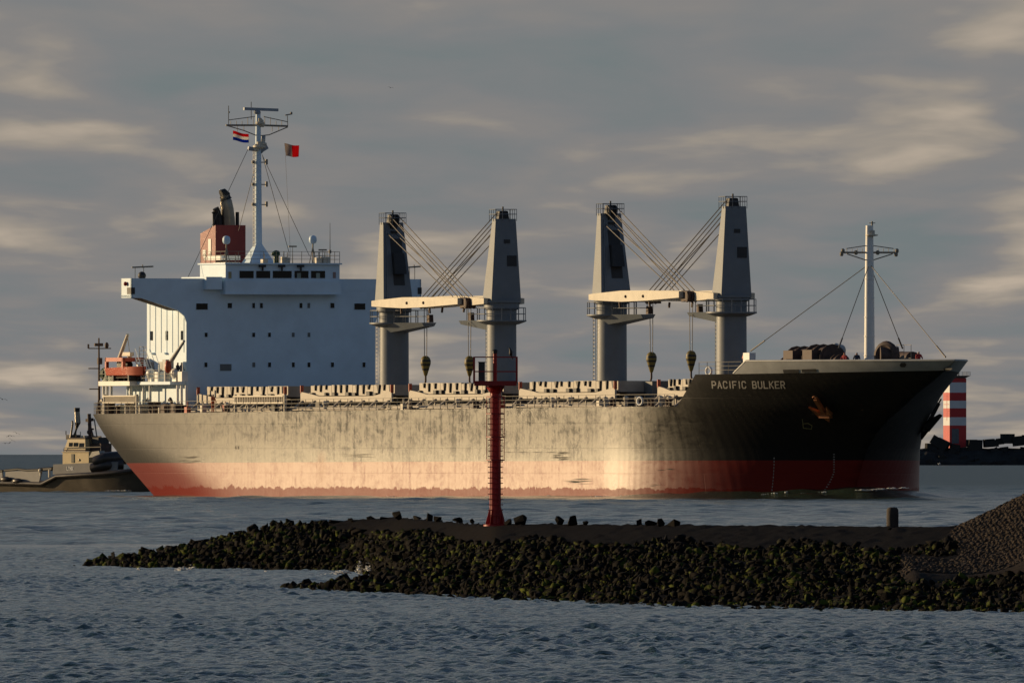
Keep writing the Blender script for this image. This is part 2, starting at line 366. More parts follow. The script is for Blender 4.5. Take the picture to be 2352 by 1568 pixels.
def hull_material():
    m = bpy.data.materials.new('worn_hull_paint'); m.use_nodes = True; nt = m.node_tree; b = nt.nodes['Principled BSDF']
    t = N(nt, 'ShaderNodeTexCoord'); s = N(nt, 'ShaderNodeSeparateXYZ'); L(nt, t.outputs['Object'], s.inputs[0])
    x, y, z = s.outputs
    line = mth(nt, 'SUBTRACT', z, mth(nt, 'ADD', mth(nt, 'MULTIPLY', x, 0.0022), 3.05))       # painted waterline, parallel to the keel
    isred = mth(nt, 'LESS_THAN', line, 0.0)
    # worn midship: scoured vertical streaks and blotches where quays and fenders rub
    st = noise(nt, comb(nt, mth(nt, 'MULTIPLY', x, 1.1), 0, mth(nt, 'MULTIPLY', z, 0.16)), 1.0, 6, 0.62)
    bl = noise(nt, comb(nt, mth(nt, 'MULTIPLY', x, 0.34), 0, mth(nt, 'MULTIPLY', z, 0.75)), 1.0, 7, 0.68, 0.6)
    sw = noise(nt, comb(nt, mth(nt, 'MULTIPLY', x, 0.95), 0, mth(nt, 'MULTIPLY', z, 1.1)), 1.0, 3, 0.5, 2.2)
    wv = mth(nt, 'ADD', mth(nt, 'MULTIPLY', st, 0.45), mth(nt, 'ADD', mth(nt, 'MULTIPLY', bl, 0.45), mth(nt, 'MULTIPLY', sw, 0.25)))
    mid = mth(nt, 'MULTIPLY', smooth(nt, mth(nt, 'ADD', x, mth(nt, 'MULTIPLY', z, 1.6)), 30.0, 46.0), mth(nt, 'SUBTRACT', 1.0, smooth(nt, x, LT - 45, LT - 29)))
    low = mth(nt, 'SUBTRACT', 1.0, smooth(nt, z, 2.0, 6.5))
    wear = mth(nt, 'MULTIPLY', smooth(nt, mth(nt, 'ADD', wv, mth(nt, 'MULTIPLY', low, 0.09)), 0.47, 0.70), mid)
    wetn = noise(nt, comb(nt, mth(nt, 'MULTIPLY', x, 0.55), 0, mth(nt, 'MULTIPLY', z, 0.35)), 1.0, 8, 0.78)
    wet = mth(nt, 'LESS_THAN', z, mth(nt, 'ADD', mth(nt, 'MULTIPLY', wetn, 1.9), -0.05))
    blk = mixc(nt, wear, (0.016, 0.0155, 0.0145), (0.125, 0.115, 0.085))
    redc = mixc(nt, mth(nt, 'MULTIPLY', wear, 0.9), (0.165, 0.018, 0.014), (0.33, 0.17, 0.12))
    redc = mixc(nt, wet, redc, (0.17, 0.018, 0.012))
    col = mixc(nt, isred, blk, redc)
    # rust weeping from a midship overboard discharge
    dx = mth(nt, 'ABSOLUTE', mth(nt, 'SUBTRACT', x, RUSTX)); rn = noise(nt, comb(nt, mth(nt, 'MULTIPLY', x, 5.0), 0, mth(nt, 'MULTIPLY', z, 0.5)), 1.0, 4)
    ru = mth(nt, 'MULTIPLY', mth(nt, 'SUBTRACT', 1.0, smooth(nt, dx, 0.15, 1.7)), mth(nt, 'MULTIPLY', mth(nt, 'SUBTRACT', 1.0, smooth(nt, z, 3.0, 4.6)), smooth(nt, z, 0.9, 2.3)))
    col = mixc(nt, mth(nt, 'MULTIPLY', ru, mth(nt, 'MULTIPLY', rn, 1.0)), col, (0.24, 0.085, 0.03))
    L(nt, col, b.inputs['Base Color'])
    hi = mth(nt, 'ADD', smooth(nt, wv, 0.47, 0.66), mth(nt, 'MULTIPLY', low, 1.25))
    aftm = mth(nt, 'SUBTRACT', 1.0, smooth(nt, x, 20.0, 60.0))
    rg = mth(nt, 'ADD', 0.39, mth(nt, 'ADD', mth(nt, 'MULTIPLY', wear, 0.10), mth(nt, 'ADD', mth(nt, 'MULTIPLY', st, 0.12), mth(nt, 'ADD', mth(nt, 'MULTIPLY', aftm, 0.18), mth(nt, 'MULTIPLY', low, -0.04)))))
    L(nt, rg, b.inputs['Roughness'])
    spc = mth(nt, 'ADD', mth(nt, 'ADD', 0.07, mth(nt, 'MULTIPLY', aftm, 0.34)), mth(nt, 'MULTIPLY', mid, mth(nt, 'ADD', 0.04, mth(nt, 'MULTIPLY', hi, 0.44))))
    spc = mth(nt, 'MULTIPLY', spc, mth(nt, 'SUBTRACT', 1.0, mth(nt, 'MULTIPLY', wet, 0.75)))
    L(nt, spc, b.inputs['Specular IOR Level'])
    # plating: frames showing through, welded seams, dents
    br = N(nt, 'ShaderNodeTexBrick'); br.offset = 0.5
    for k, v in (('Scale', 1.0), ('Mortar Size', 0.035), ('Mortar Smooth', 0.6), ('Brick Width', 9.6), ('Row Height', 2.2)): br.inputs[k].default_value = v
    L(nt, comb(nt, x, z, 0), br.inputs['Vector'])
    fr = N(nt, 'ShaderNodeTexWave', wave_type='BANDS', bands_direction='X'); fr.inputs['Scale'].default_value = 0.39; fr.inputs['Distortion'].default_value = 0.5; fr.inputs['Detail'].default_value = 1
    L(nt, t.outputs['Object'], fr.inputs['Vector'])
    hgt = mth(nt, 'ADD', mth(nt, 'MULTIPLY', br.outputs['Fac'], -0.25), mth(nt, 'ADD', mth(nt, 'MULTIPLY', fr.outputs['Fac'], 0.16), mth(nt, 'MULTIPLY', bl, 0.45)))
    bp = N(nt, 'ShaderNodeBump'); bp.inputs['Strength'].default_value = 0.55; bp.inputs['Distance'].default_value = 0.05
    L(nt, hgt, bp.inputs['Height']); L(nt, bp.outputs[0], b.inputs['Normal'])
    return m
RUSTX = S(738, 1075, 14.2)[0]
HULLM = hull_material()
hull = obj('hull', hull_mb, HULLM, ship, 60, weld=.004)

# decks close the hull from above
def plate(us, zf, inset=0.05):
    mb = MB(); vs = []
    for u in us:
        z = zf(u) - 0.06; b = max(bhalf(u, z) - inset, 0); vs += [P3(u, b, z), P3(u, -b, z)]
    return mb.add(vs, [(2 * i, 2 * i + 1, 2 * i + 3, 2 * i + 2) for i in range(len(us) - 1)])
obj('main_deck', plate([u_aft(7.5) + .1, u_aft(7.5) + 1, 1, 2, 4, 7, 10, 15, 25, 60, 100, uB0, uB0 + 3], deck_z), DECKM, ship)
fwd = plate(list(np.linspace(uB1 + .05, LT - 3, 26)), lambda u: fz(u))
fb = bhalf(uB1 + .05, 10.7) - .12; fl = bhalf(uB1 + .05, 7.9) - .25
fwd.add([P3(uB1 + .05, fl, 7.9), P3(uB1 + .05, -fl, 7.9), P3(uB1 + .05, -fb, 10.75), P3(uB1 + .05, fb, 10.75)], [(0, 1, 2, 3)])
obj('forecastle_deck', fwd, DECKM, ship)

# forecastle bulwark
uW0 = hull_pt(1684, 858, 0)[0]; uW1 = hull_pt(1712, 829, 0)[0]
def bul_top(u):
    t = min(max((u - uW0) / (uW1 - uW0), 0), 1); return lerp(fz(u) + .02, 11.92, t)
bw_us = sorted(set([uW0, uW1, *np.linspace(uW0, LT - 14, 26), *np.linspace(LT - 14, LT + 0.4, 26)]))
bw = shell(bw_us, lambda u: fz(u) - 0.01, bul_top, 4, 0.015)
inn = shell(bw_us, lambda u: fz(u) - 0.01, bul_top, 4, -0.10); bw.add(inn.v, inn.f)
for s in (1, -1):                       # capping rail
    rail = [P3(min(u, u_stem(bul_top(u))), s * (bhalf(min(u, u_stem(bul_top(u)) - 1e-3), bul_top(u)) - .04), bul_top(u) + .03) for u in bw_us]
    bw.tube(rail, 0.09, 6)
obj('bulwark', bw, BULW, ship, 40)
def hull_patch(name, quads, m, off=0.03, parent=hull, label=None):
    """quads: photo-space quads laid on the starboard shell"""
    mb = MB()
    for q in quads:
        vs = []
        for px, py in q:
            u, v, z = hull_pt(px, py, off); vs.append(P3(u, v, z))
        mb.add(vs, [tuple(range(len(q)))])
    return obj(name, mb, m, parent, label=label)
# ship's name, stroke letters on the bow plating
GL = {'P': [[(0, 0), (0, 1), (.75, 1), (1, .85), (1, .6), (.75, .45), (0, .45)]], 'A': [[(0, 0), (.5, 1), (1, 0)], [(.2, .36), (.8, .36)]],
      'C': [[(1, .8), (.8, 1), (.2, 1), (0, .8), (0, .2), (.2, 0), (.8, 0), (1, .2)]], 'I': [[(.5, 0), (.5, 1)]], 'F': [[(0, 0), (0, 1), (1, 1)], [(0, .5), (.75, .5)]],
      'B': [[(0, 0), (0, 1), (.75, 1), (.95, .85), (.95, .65), (.75, .52), (0, .52)], [(.75, .52), (1, .37), (1, .15), (.8, 0), (0, 0)]], 'U': [[(0, 1), (0, .2), (.2, 0), (.8, 0), (1, .2), (1, 1)]],
      'L': [[(0, 1), (0, 0), (1, 0)]], 'K': [[(0, 0), (0, 1)], [(1, 1), (0, .42)], [(.3, .6), (1, 0)]], 'E': [[(1, 1), (0, 1), (0, 0), (1, 0)], [(0, .52), (.8, .52)]],
      'R': [[(0, 0), (0, 1), (.75, 1), (1, .85), (1, .62), (.75, .48), (0, .48)], [(.5, .48), (1, 0)]], 'J': [[(.95, 1), (.95, .2), (.72, 0), (.25, 0), (0, .2), (0, .4)]],
      'N': [[(0, 0), (0, 1), (1, 0), (1, 1)]], 'X': [[(0, 0), (1, 1)], [(0, 1), (1, 0)]], 'Y': [[(0, 1), (.5, .5), (1, 1)], [(.5, .5), (.5, 0)]], 'b': [[(0, 1), (.1, .1), (.95, 0), (1, .35), (.6, .6), (.05, .55)]]}
def strokes(ch, x0, y0, w, h, sw):
    """quads (2D) of a block letter, y up from y0"""
    out = []
    for ln in GL[ch]:
        pts = [(x0 + a * w, y0 + b * h) for a, b in ln]
        for (ax, ay), (bx, by) in zip(pts, pts[1:]):
            dx, dy = bx - ax, by - ay; l = math.hypot(dx, dy); dx, dy = dx / l, dy / l; e = sw * .5
            out.append([(ax - dx * e - dy * e, ay - dy * e + dx * e), (ax - dx * e + dy * e, ay - dy * e - dx * e), (bx + dx * e + dy * e, by + dy * e - dx * e), (bx + dx * e - dy * e, by + dy * e + dx * e)])
    return out
qs = []; x = 1635.5
for ch in 'PACIFIC BULKER':
    if ch == ' ': x += 11.2; continue
    w = 4 if ch == 'I' else 8.0
    yb = 891.0 + (x - 1635) * 0.001
    for q in strokes(ch, x, 0, w, 15.0, 2.5): qs.append([(a + b * -0.10 + 1.0, yb - b) for a, b in q])
    x += (8.4 if ch == 'I' else 13.0)
hull_patch('name_lettering', qs, LETTER, label='white PACIFIC BULKER name on the dark bow')
hull_patch('bow_symbol', [[(a, 985 - b) for a, b in q] for q in strokes('b', 1843, 0, 22, 22, 1.8)], mat('symbol_yellow', (0.22, 0.20, 0.09), .6), label='small yellowish hook-shaped mark below the anchor')
dm = []
for k in range(16):
    t = k / 15; px = 1915.5 - 24 * max(0, (t - .45) / .55) ** 1.4; py = lerp(1042, 1128, t); dm.append([(px - 2, py), (px + 2, py), (px + 2, py + 2.2), (px - 2, py + 2.2)])
for k in range(12):
    t = k / 11; px = 1778 - 6 * t * t; py = lerp(1050, 1130, t); dm.append([(px - 1, py), (px + 1, py), (px + 1, py + 4), (px - 1, py + 4)])
for q in dm: hull_patch('draught_mark', [q], LETTER)
# scraped patches midships
rs = random.Random(3); sq = []
def scuff(cx, cy, w, h, n):
    for _ in range(n):
        y = cy + rs.uniform(-h, h); x = cx + rs.uniform(-w, w) * .5 * (1 - abs(y - cy) / h * .6); l = rs.uniform(.2, .55) * w; t = rs.uniform(.5, 1.5)
        sl = rs.uniform(-.05, .07)
        sq.append([(x - l, y + sl * l), (x, y - t), (x + l, y - sl * l), (x, y + t)])
scuff(437, 1055, 42, 7, 9); scuff(1287, 1047, 34, 9, 12); scuff(1340, 1103, 60, 8, 8); scuff(1530, 1078, 36, 3, 3); scuff(1500, 1114, 30, 2, 2); scuff(820, 1045, 80, 5, 3)
for k in range(6): a = 1120 + k * 32; sq.append([(a, 1038.2), (a + 17, 1037.3), (a + 34, 1038.2), (a + 17, 1039.2)])
sq += [[(540, 1024), (543, 1024), (543, 1031), (540, 1031)], [(546, 1024), (549, 1024), (549, 1031), (546, 1031)]]
for q in sq: hull_patch('scrape_mark', [q], SCUFF, 0.015)
# mooring openings in the bulwark
hull_patch('mooring_chock', [[(1798, 849), (1835, 848), (1834, 856), (1800, 857)], [(1841, 848), (1874, 847), (1876, 854), (1842, 855)]], DARK, 0.06)
hull_patch('mooring_chock', [[(2066, 838), (2070, 833), (2079, 833), (2082, 838), (2078, 843), (2069, 843)]], DARK, 0.10)
hull_patch('mooring_chock', [[(2166, 846), (2188, 845), (2184, 850), (2170, 852)]], DARK, 0.06)

# anchors
def anchor(u, v, z, side, m, k=1.0, fat=1.0):
    """stockless anchor hung flat against the bow, crown down"""
    mb = MB(); o = Vector(P3(u, v, z)); e = 0.004
    n = Vector((bhalf(u - .5, z) - bhalf(u + .5, z), -side, -(bhalf(u, z + .5) - bhalf(u, z - .5)))).normalized()
    up = (Vector((0, 0, 1)) - n * n.z).normalized(); t = up.cross(n).normalized()
    q = lambda a, b, c=0: o + t * a * k * fat + up * b * k + n * c * k * fat
    mb.beam(q(0, 1.9, .35), q(0, -.9, .45), .34, .34)                                   # shank
    mb.beam(q(-.75, -1.0, .45), q(.75, -1.0, .45), .5, .55)                              # crown
    for s in (-1, 1):                                                                     # two flukes pointing up
        mb.add([q(s * .35, -1.15, .2), q(s * .95, -1.0, .2), q(s * 1.25, 1.0, .75), q(s * .62, -.2, .3), q(s * .35, -1.15, .75), q(s * .95, -1.0, .75), q(s * 1.25, 1.0, .95), q(s * .62, -.2, .75)],
               [(0, 1, 2, 3), (7, 6, 5, 4), (0, 4, 5, 1), (1, 5, 6, 2), (2, 6, 7, 3), (3, 7, 4, 0)])
    mb.add([q(-.5, -1.1, .2), q(.5, -1.1, .2), q(0, -2.2, .5), q(-.5, -1.1, .7), q(.5, -1.1, .7), q(0, -2.2, .62)], [(0, 1, 2), (5, 4, 3), (0, 3, 4, 1), (1, 4, 5, 2), (2, 5, 3, 0)])
    mb.ring(q(0, 2.05, .35), .3 * k, .09 * k, n, 14, 6)
    return mb
ua_, va_, za_ = hull_pt(1891, 934, 0)
obj('anchor', anchor(ua_, va_, za_, 1, RUST, .72), RUST, hull, label='rust-orange anchor on the starboard bow')
zq = S(2150, 955, -4)[1]; up_ = max(np.linspace(LT - 30, u_stem(zq) - .3, 120), key=lambda u: px_of(u, -bhalf(u, zq)))
obj('anchor', anchor(up_, -bhalf(up_, zq) + .45, zq, -1, BLACK, .85, 1.6), BLACK, hull, label='dark anchor standing out from the far bow')
# ---------------------------------------------------------------- deck railing
def railing(name, pts, h, spacing, m, parent, rails=3, r=0.02, post_r=0.027):
    mb = MB(); pts = [Vector(p) for p in pts]
    for k in range(rails):
        dz = Vector((0, 0, h * (k + 1) / rails)); mb.tube([p + dz for p in pts], r, 5)
    ro = obj(name, mb, m, parent)
    pm = MB(); pm.tube([(0, 0, -.03), (0, 0, h)], post_r, 5); po = None
    for a, b in zip(pts, pts[1:]):
        n = max(1, round((b - a).length / spacing))
        for i in range(n + (1 if b is pts[-1] else 0)):
            p = a.lerp(b, i / n)
            if po is None: po = obj('railing_post', pm, m, ro, loc=p)
            else: share(po, ro, p)
    return ro
RAILM = mat('rail_paint', (0.30, 0.27, 0.21), .6, var=.2)
rail_u = [u_aft(7.5) + .4, u_aft(7.5) + 1.2, 2, 4, 7, 11, 16, 24, *np.linspace(34, uB0 - .5, 8)]
for s in (1, -1):
    railing('deck_railing', [P3(u, s * (bhalf(u, deck_z(u)) - .12), deck_z(u)) for u in rail_u], 1.05, 1.6 if s > 0 else 3.2, RAILM, ship)
fr_u = [uB1 + .3, (uB1 + uW0) / 2, uW0 + .8]
for s in (1, -1): railing('forecastle_railing', [P3(u, s * (bhalf(u, fz(u)) - .15), fz(u)) for u in fr_u], 1.05, 1.5, RAILM, ship)

# ---------------------------------------------------------------- hatches
HV = 9.0
def hatch(x0, x1, seed):
    r_ = random.Random(seed)
    ua = S(x0, 900, HV)[0]; ub = min(S(x1, 900, HV)[0], uB1 - .5); zd = deck_z(ua) ; zc = zd + 1.45; zt = zc + .95
    mb = MB(); mb.box(ua, ub, -HV + 1.3, HV - 1.3, zd - .1, zc)
    co = obj('hatch_coaming', mb, mat('coaming_painted_shade', (.075, .065, .055), .6), ship)  # wall coloured dark to stand in for the shade under the coaming bar
    # top plate of the coaming with its swept-up corners
    for s in (1, -1):
        y = -s * HV
        n = 10; prof = []
        for i in range(n + 1):
            t = i / n; e = max(0, 1 - min(t, 1 - t) / .22); prof.append((lerp(ua - .2, ub + .2, t), zc - .05 + .42 * sstep(e)))
        pl = MB(); pl.prism([(ua - .2, y, zc - .55), (ub + .2, y, zc - .55)] + [(a, y, b) for a, b in prof[::-1]], (0, s * .18, 0))
        obj('coaming_bar', pl, HATCH, co)
    # folded steel cover panels on top
    npn = 4
    for i in range(npn):
        a = lerp(ua + .9, ub - .3, i / npn) + .04; b_ = lerp(ua + .9, ub - .3, (i + 1) / npn) - .04
        c = MB(); c.box(a, b_, -HV + .55, HV - .55, zc + .01, zt + r_.uniform(-.05, .05))
        cv_ = obj('hatch_cover', c, HATCH, co)
        for k in range(3):                                                 # dark wedges shaped as the V shadows on the cover's side
            d = MB(); u = lerp(a + .4, b_ - .4, (k + .5) / 3) + r_.uniform(-.2, .2)
            w = r_.choice((.14, .18, .3)); hh = r_.uniform(.35, .9)
            d.prism([(u - w, -HV + .55, zt + .02), (u + w, -HV + .55, zt + .02), (u + .05, -HV + .55, zt - hh)], (0, -.16, 0)); obj('cleat_and_v_shadow', d, DARK, cv_)
        for k in range(2):
            d = MB(); u = lerp(a + .4, b_ - 1.2, k) + r_.uniform(-.2, .2); d.box(u, u + r_.uniform(.35, .8), -HV + .28, -HV + .52, zc + .02, zc + r_.uniform(.22, .38)); obj('cleat_and_v_shadow', d, DARK, cv_)
    # stays: sloping brackets from coaming to deck
    ns = 8; m0 = None
    for s in (1, -1):
        for i in range(ns):
            u = lerp(ua + .35, ub - .35, i / (ns - 1)) + r_.uniform(-.35, .35) * (0 < i < ns - 1)
            b = MB()
            if m0 is None or (s, ) not in m0:
                b.beam((0, -s * 1.25, -.03), (0, -s * .02, .98), .26, .16); b.beam((0, -s * .05, -.03), (0, -s * .05, .9), .12, .12)
                st_ = obj('coaming_stay', b, HATCH, co, loc=(u, -s * HV, zd)); m0 = {**(m0 or {}), (s,): st_}
            else: share(m0[(s,)], co, (u, -s * HV, zd))
    for u in (ua - .1, ub + .1):
        e = MB(); e.tube([(u, -HV + .1, zc + .25), (u, -HV + .1, zc + .95)], .16, 8); obj('end_roller', e, ORANGE, co, 40)
    e = MB(); e.tube([(ua, -HV + .8, zd + .25), (ub, -HV + .8, zd + .25)], .10, 6); e.tube([(ua, -HV - 1.6, zd + .3), (ub + 2.5, -HV - 1.6, zd + .3)], .09, 6); e.tube([(ua, -HV - 2.2, zd + .18), (ub + 2.5, -HV - 2.2, zd + .18)], .06, 6)
    if ub < uB0 - 4: obj('deck_pipe', e, HATCH, co)
    return co
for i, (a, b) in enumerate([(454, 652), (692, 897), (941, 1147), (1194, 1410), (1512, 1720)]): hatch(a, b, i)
# deckhouses (masthouses) between the hatches, under the cranes
for a, b in ((662, 684), (905, 930), (1155, 1186), (1418, 1500)):
    ua = S(a, 905, 6)[0] + .8; ub = S(b, 905, 6)[0] - .2; mb = MB(); zd = deck_z(ua)
    mb.box(min(ua, ub), max(ua, ub), -6, 6, zd, zd + 2.3); obj('mast_house', mb, mat('mast_house_paint', (.16, .16, .15), .6), ship)
# fittings along the deck edge: vents, bollards, hydrants
rs = random.Random(11)
for i in range(34):
    px = rs.uniform(420, 1540); v = rs.uniform(10.6, 12.8); u, _ = S(px, 930, v); zd = deck_z(u); k = rs.random()
    mb = MB()
    if k < .35: mb.lathe([(.14, zd), (.14, zd + .55), (.26, zd + .6), (.26, zd + .85), (.05, zd + .95)], 8, (u, -v)); obj('deck_vent', mb, CREAM, ship, 40)
    elif k < .7:
        for d in (-.35, .35): mb.lathe([(.17, zd), (.15, zd + .5), (.22, zd + .55), (.22, zd + .62)], 8, (u + d, -v))
        mb.box(u - .6, u + .6, -v - .25, -v + .25, zd, zd + .1); obj('mooring_bollard', mb, RUSTD, ship, 40)
    else: mb.box(u - .3, u + .3, -v - .2, -v + .2, zd, zd + rs.uniform(.4, .8)); mb.tube([(u, -v, zd + .4), (u, -v, zd + 1.0)], .06, 6); obj('hydrant_box', mb, rs.choice([ORANGE, DARK, CREAM]), ship)

# ---------------------------------------------------------------- cranes
def crane(px, sgn, ytop, ybase, yplat, name_label):
    uc, _ = S(px, 800, 0); zt = S(px, ytop, 0)[1]; zb = S(px, ybase, 0)[1]; zp = S(px, yplat, 0)[1]; zd = deck_z(uc)
    A = R(4.0)
    def W(a, v, z):                                     # crane-local: a along the jib, v to starboard
        a *= sgn; v *= 1
        return P3(uc + a * math.cos(A) - v * math.sin(A), a * math.sin(A) + v * math.cos(A), z)
    ped = MB(); ped.lathe([(1.36, zd), (1.33, zp - .5), (1.33, zp)], 28, (uc, 0))
    c = obj('deck_crane', ped, CRANE, ship, 40, label=name_label)
    # welded bands and ladder up the pedestal
    lad = MB()
    ang = R(250) if sgn > 0 else R(215)
    lx, ly = uc + 1.55 * math.cos(ang), 1.55 * math.sin(ang)
    for d in (-.22, .22): lad.tube([(lx + d, ly, zd), (lx + d, ly, zp)], .035, 5)
    k = zd + .3
    while k < zp: lad.tube([(lx - .22, ly, k), (lx + .22, ly, k)], .025, 4); k += .35
    obj('ladder', lad, CREAM, c)
    # operator's platform: ring walkway plus a tapered bracket carrying the other crane's jib
    pf = MB(); pf.lathe([(1.34, zp - .42), (1.6, zp - .36), (2.25, zp - .12), (2.25, zp)], 20, (uc, 0))
    tip, vt = 5.9, -1.35 * sgn                          # bracket towards the neighbouring crane
    pf.hexa([W(.6, -.9, zp - .95), W(.6, .9, zp - .95), W(tip, vt + .5, zp - .35), W(tip, vt - .5, zp - .35), W(.6, -1.5, zp - .02), W(.6, 1.5, zp - .02), W(tip, vt + .7, zp - .02), W(tip, vt - .7, zp - .02)])
    pl = obj('platform', pf, CRANE, c, 30)
    jr = MB(); jr.prism([W(tip - .9, vt - .5, zp), W(tip - .2, vt - .5, zp), W(tip - .3, vt - .5, zp + .7), W(tip - .8, vt - .5, zp + .7)], Vector(W(0, .2, 0)) - Vector(W(0, -.2, 0))); obj('jib_rest', jr, RUSTD, c)
    rp = [Vector((uc + 2.15 * math.cos(t), 2.15 * math.sin(t), zp)) for t in np.linspace(0, 2 * math.pi, 17)]
    rl = MB()
    for hh in (.55, 1.1): rl.tube([p + Vector((0, 0, hh)) for p in rp], .035, 5)
    for p in rp[:-1]: rl.tube([p, p + Vector((0, 0, 1.1))], .035, 5)
    for v in (-.6, .6):
        for hh in (.55, 1.1): rl.tube([Vector(W(2.1, v, zp + hh)), Vector(W(tip - 1.2, v + vt * .8, zp + hh))], .035, 5)
        [rl.tube([W(lerp(2.1, tip - 1.2, q), v + vt * .8 * q, zp), W(lerp(2.1, tip - 1.2, q), v + vt * .8 * q, zp + 1.1)], .035, 5) for q in (.5, 1)]
    obj('platform_railing', rl, CRANE, c)
    sl = MB(); sl.lathe([(1.36, zp), (1.36, zp + .9), (1.6, zp + 1.0), (1.6, zb - .25), (1.75, zb - .2), (1.75, zb)], 28, (uc, 0)); obj('slewing_ring', sl, CRANE, c, 40)
    # tapered house
    bu0, bu1, bv = -1.3, 1.2, 1.4; tu0, tu1, tv = -1.15, -.25, .95
    hs = MB(); hs.hexa([W(bu0, -bv, zb), W(bu1, -bv, zb), W(bu1, bv, zb), W(bu0, bv, zb), W(tu0, -tv, zt), W(tu1, -tv, zt), W(tu1, tv, zt), W(tu0, tv, zt)])
    ho = obj('crane_house', hs, CRANE, c)
    def face(a0, a1, z0, z1, v0, v1, back):             # trim on the sloping front or the back of the house
        f0 = (bu0, tu0) if back else (bu1, tu1)
        return [f0[0] + (f0[1] - f0[0]) * (z - zb) / (zt - zb) for z in (z0, z1)]
    if sgn > 0:                                         # jib side towards us: winch recess, cab with window, drainpipe
        z0, z1 = lerp(zb, zt, .36), lerp(zb, zt, .62); a = face(0, 0, z0, z1, 0, 0, False)
        cb = MB(); cb.hexa([W(a[0] - .2, -.75, z0), W(a[0] + .75, -.75, z0), W(a[0] + .75, .35, z0), W(a[0] - .2, .35, z0), W(a[1] - .3, -.7, z1), W(a[1] + .55, -.7, z1), W(a[1] + .55, .3, z1), W(a[1] - .3, .3, z1)])
        co_ = obj('operator_cab', cb, DARK, c)
        z2, z3 = lerp(zb, zt, .22), lerp(zb, zt, .80); a = face(0, 0, z2, z3, 0, 0, False)
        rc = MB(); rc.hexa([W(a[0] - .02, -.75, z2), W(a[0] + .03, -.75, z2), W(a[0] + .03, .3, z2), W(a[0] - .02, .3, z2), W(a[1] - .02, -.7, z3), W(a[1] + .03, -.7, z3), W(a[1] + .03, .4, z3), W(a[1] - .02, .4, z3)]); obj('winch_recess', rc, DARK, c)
        dp = MB(); a = face(0, 0, zb, zt - .5, 0, 0, False); dp.tube([W(a[0] + .08, bv - .35, zb), W(a[1] + .08, tv - .28, zt - .5)], .06, 6); obj('drain_pipe', dp, CRANE, c)
    else:                                               # blank back: louvre and small hatch
        for f, w, h in ((.42, .45, .95), (.70, .28, .35)):
            z0 = lerp(zb, zt, f); z1 = z0 + h; a = face(0, 0, z0, z1, 0, 0, True); vv = -.55 if f < .5 else -.1
            # the back faces the camera for the aft-pointing cranes
            lb = MB(); lb.hexa([W(a[0] - .05, vv - w, z0), W(a[0] + .02, vv - w, z0), W(a[0] + .02, vv + w, z0), W(a[0] - .05, vv + w, z0), W(a[1] - .05, vv - w, z1), W(a[1] + .02, vv - w, z1), W(a[1] + .02, vv + w, z1), W(a[1] - .05, vv + w, z1)])
            obj('vent_louvre', lb, DARK, c)
    # head sheaves and top railing
    sh = MB(); sh.hexa([W(tu1 - .45, -.5, zt - .05), W(tu1 + .35, -.5, zt - .25), W(tu1 + .35, .5, zt - .25), W(tu1 - .45, .5, zt - .05), W(tu1 - .35, -.4, zt + .7), W(tu1 + .15, -.4, zt + .75), W(tu1 + .15, .4, zt + .75), W(tu1 - .35, .4, zt + .7)])
    for v in (-.35, 0, .35): sh.ring(W(tu1 + .2, v, zt + .3), .36, .08, Vector(W(0, 1, 0)) - Vector(W(0, 0, 0)), 14, 6)
    sh.tube([W(tu1 - .1, 0, zt + .7), W(tu1 - .1, 0, zt + 1.1)], .08, 6)
    for z in (zt - 1.0, zt - .55): sh.box(*(lambda p, q: (p[0], q[0], p[1], q[1], z, z + .25))(W(tu1 - .1, -.3, 0), W(tu1 + .3, .3, 0)))
    obj('head_sheave', sh, BLACK, c, 40)
    tr = MB(); cor = [W(tu0 - .1, -tv - .05, zt), W(tu1 + .7, -tv - .05, zt), W(tu1 + .7, tv + .05, zt), W(tu0 - .1, tv + .05, zt)]
    for hh in (.42, .85):
        for i in range(4): tr.tube([Vector(cor[i]) + Vector((0, 0, hh)), Vector(cor[(i + 1) % 4]) + Vector((0, 0, hh))], .032, 5)
    for i in range(4):
        for k in range(3): p = Vector(cor[i]).lerp(Vector(cor[(i + 1) % 4]), k / 3); tr.tube([p + Vector((0, 0, -.2)), p + Vector((0, 0, .85))], .026, 5)
    obj('top_railing', tr, CRANE, c)
    # jib: two tapered box girders joined by cross beams
    JL = 20.6; zj = zb - .05; jb = MB(); gm = []
    for s in (-1, 1):
        for a0, a1, h0, h1 in ((-.7, 1.2, .5, .64), (1.2, 7.0, .64, .98), (7.0, 13.0, .98, .9), (13.0, JL, .9, .55)):
            v0 = s * lerp(1.72, .75, max(0, a0) / JL); v1 = s * lerp(1.72, .75, max(0, a1) / JL); zz0 = zj + .1 * a0 / JL; zz1 = zj + .1 * a1 / JL
            jb.beam(W(a0, v0, zz0), W(a1, v1, zz1), .42, h0, 0, .42, h1)
    for a in (3.5, 7, 10.5, 14, 17, JL - .3):
        v = lerp(1.6, .7, a / JL); jb.beam(W(a, -v, zj + .05), W(a, v, zj + .05), .3, .5)
    j = obj('jib', jb, CREAM, c)
    bl = MB()
    for a, s in ((8.2, 1), (12.3, 1)): v = lerp(1.72, .75, a / JL) + .23; bl.sphere(W(a, v, zj), (.14, .14, .14), 8, 6)
    for a in (6.2, 13.2): v = lerp(1.72, .75, a / JL); bl.beam(W(a, v, zj - .5), W(a + .15, v, zj - .95), .16, .16)
    obj('jib_fitting', bl, RUSTD, j)
    jh = MB(); jh.hexa([W(JL - .5, -.55, zj - .55), W(JL + .9, -.5, zj - .4), W(JL + .9, .5, zj - .4), W(JL - .5, .55, zj - .55), W(JL - .5, -.55, zj + .45), W(JL + .9, -.5, zj + .35), W(JL + .9, .5, zj + .35), W(JL - .5, .55, zj + .45)])
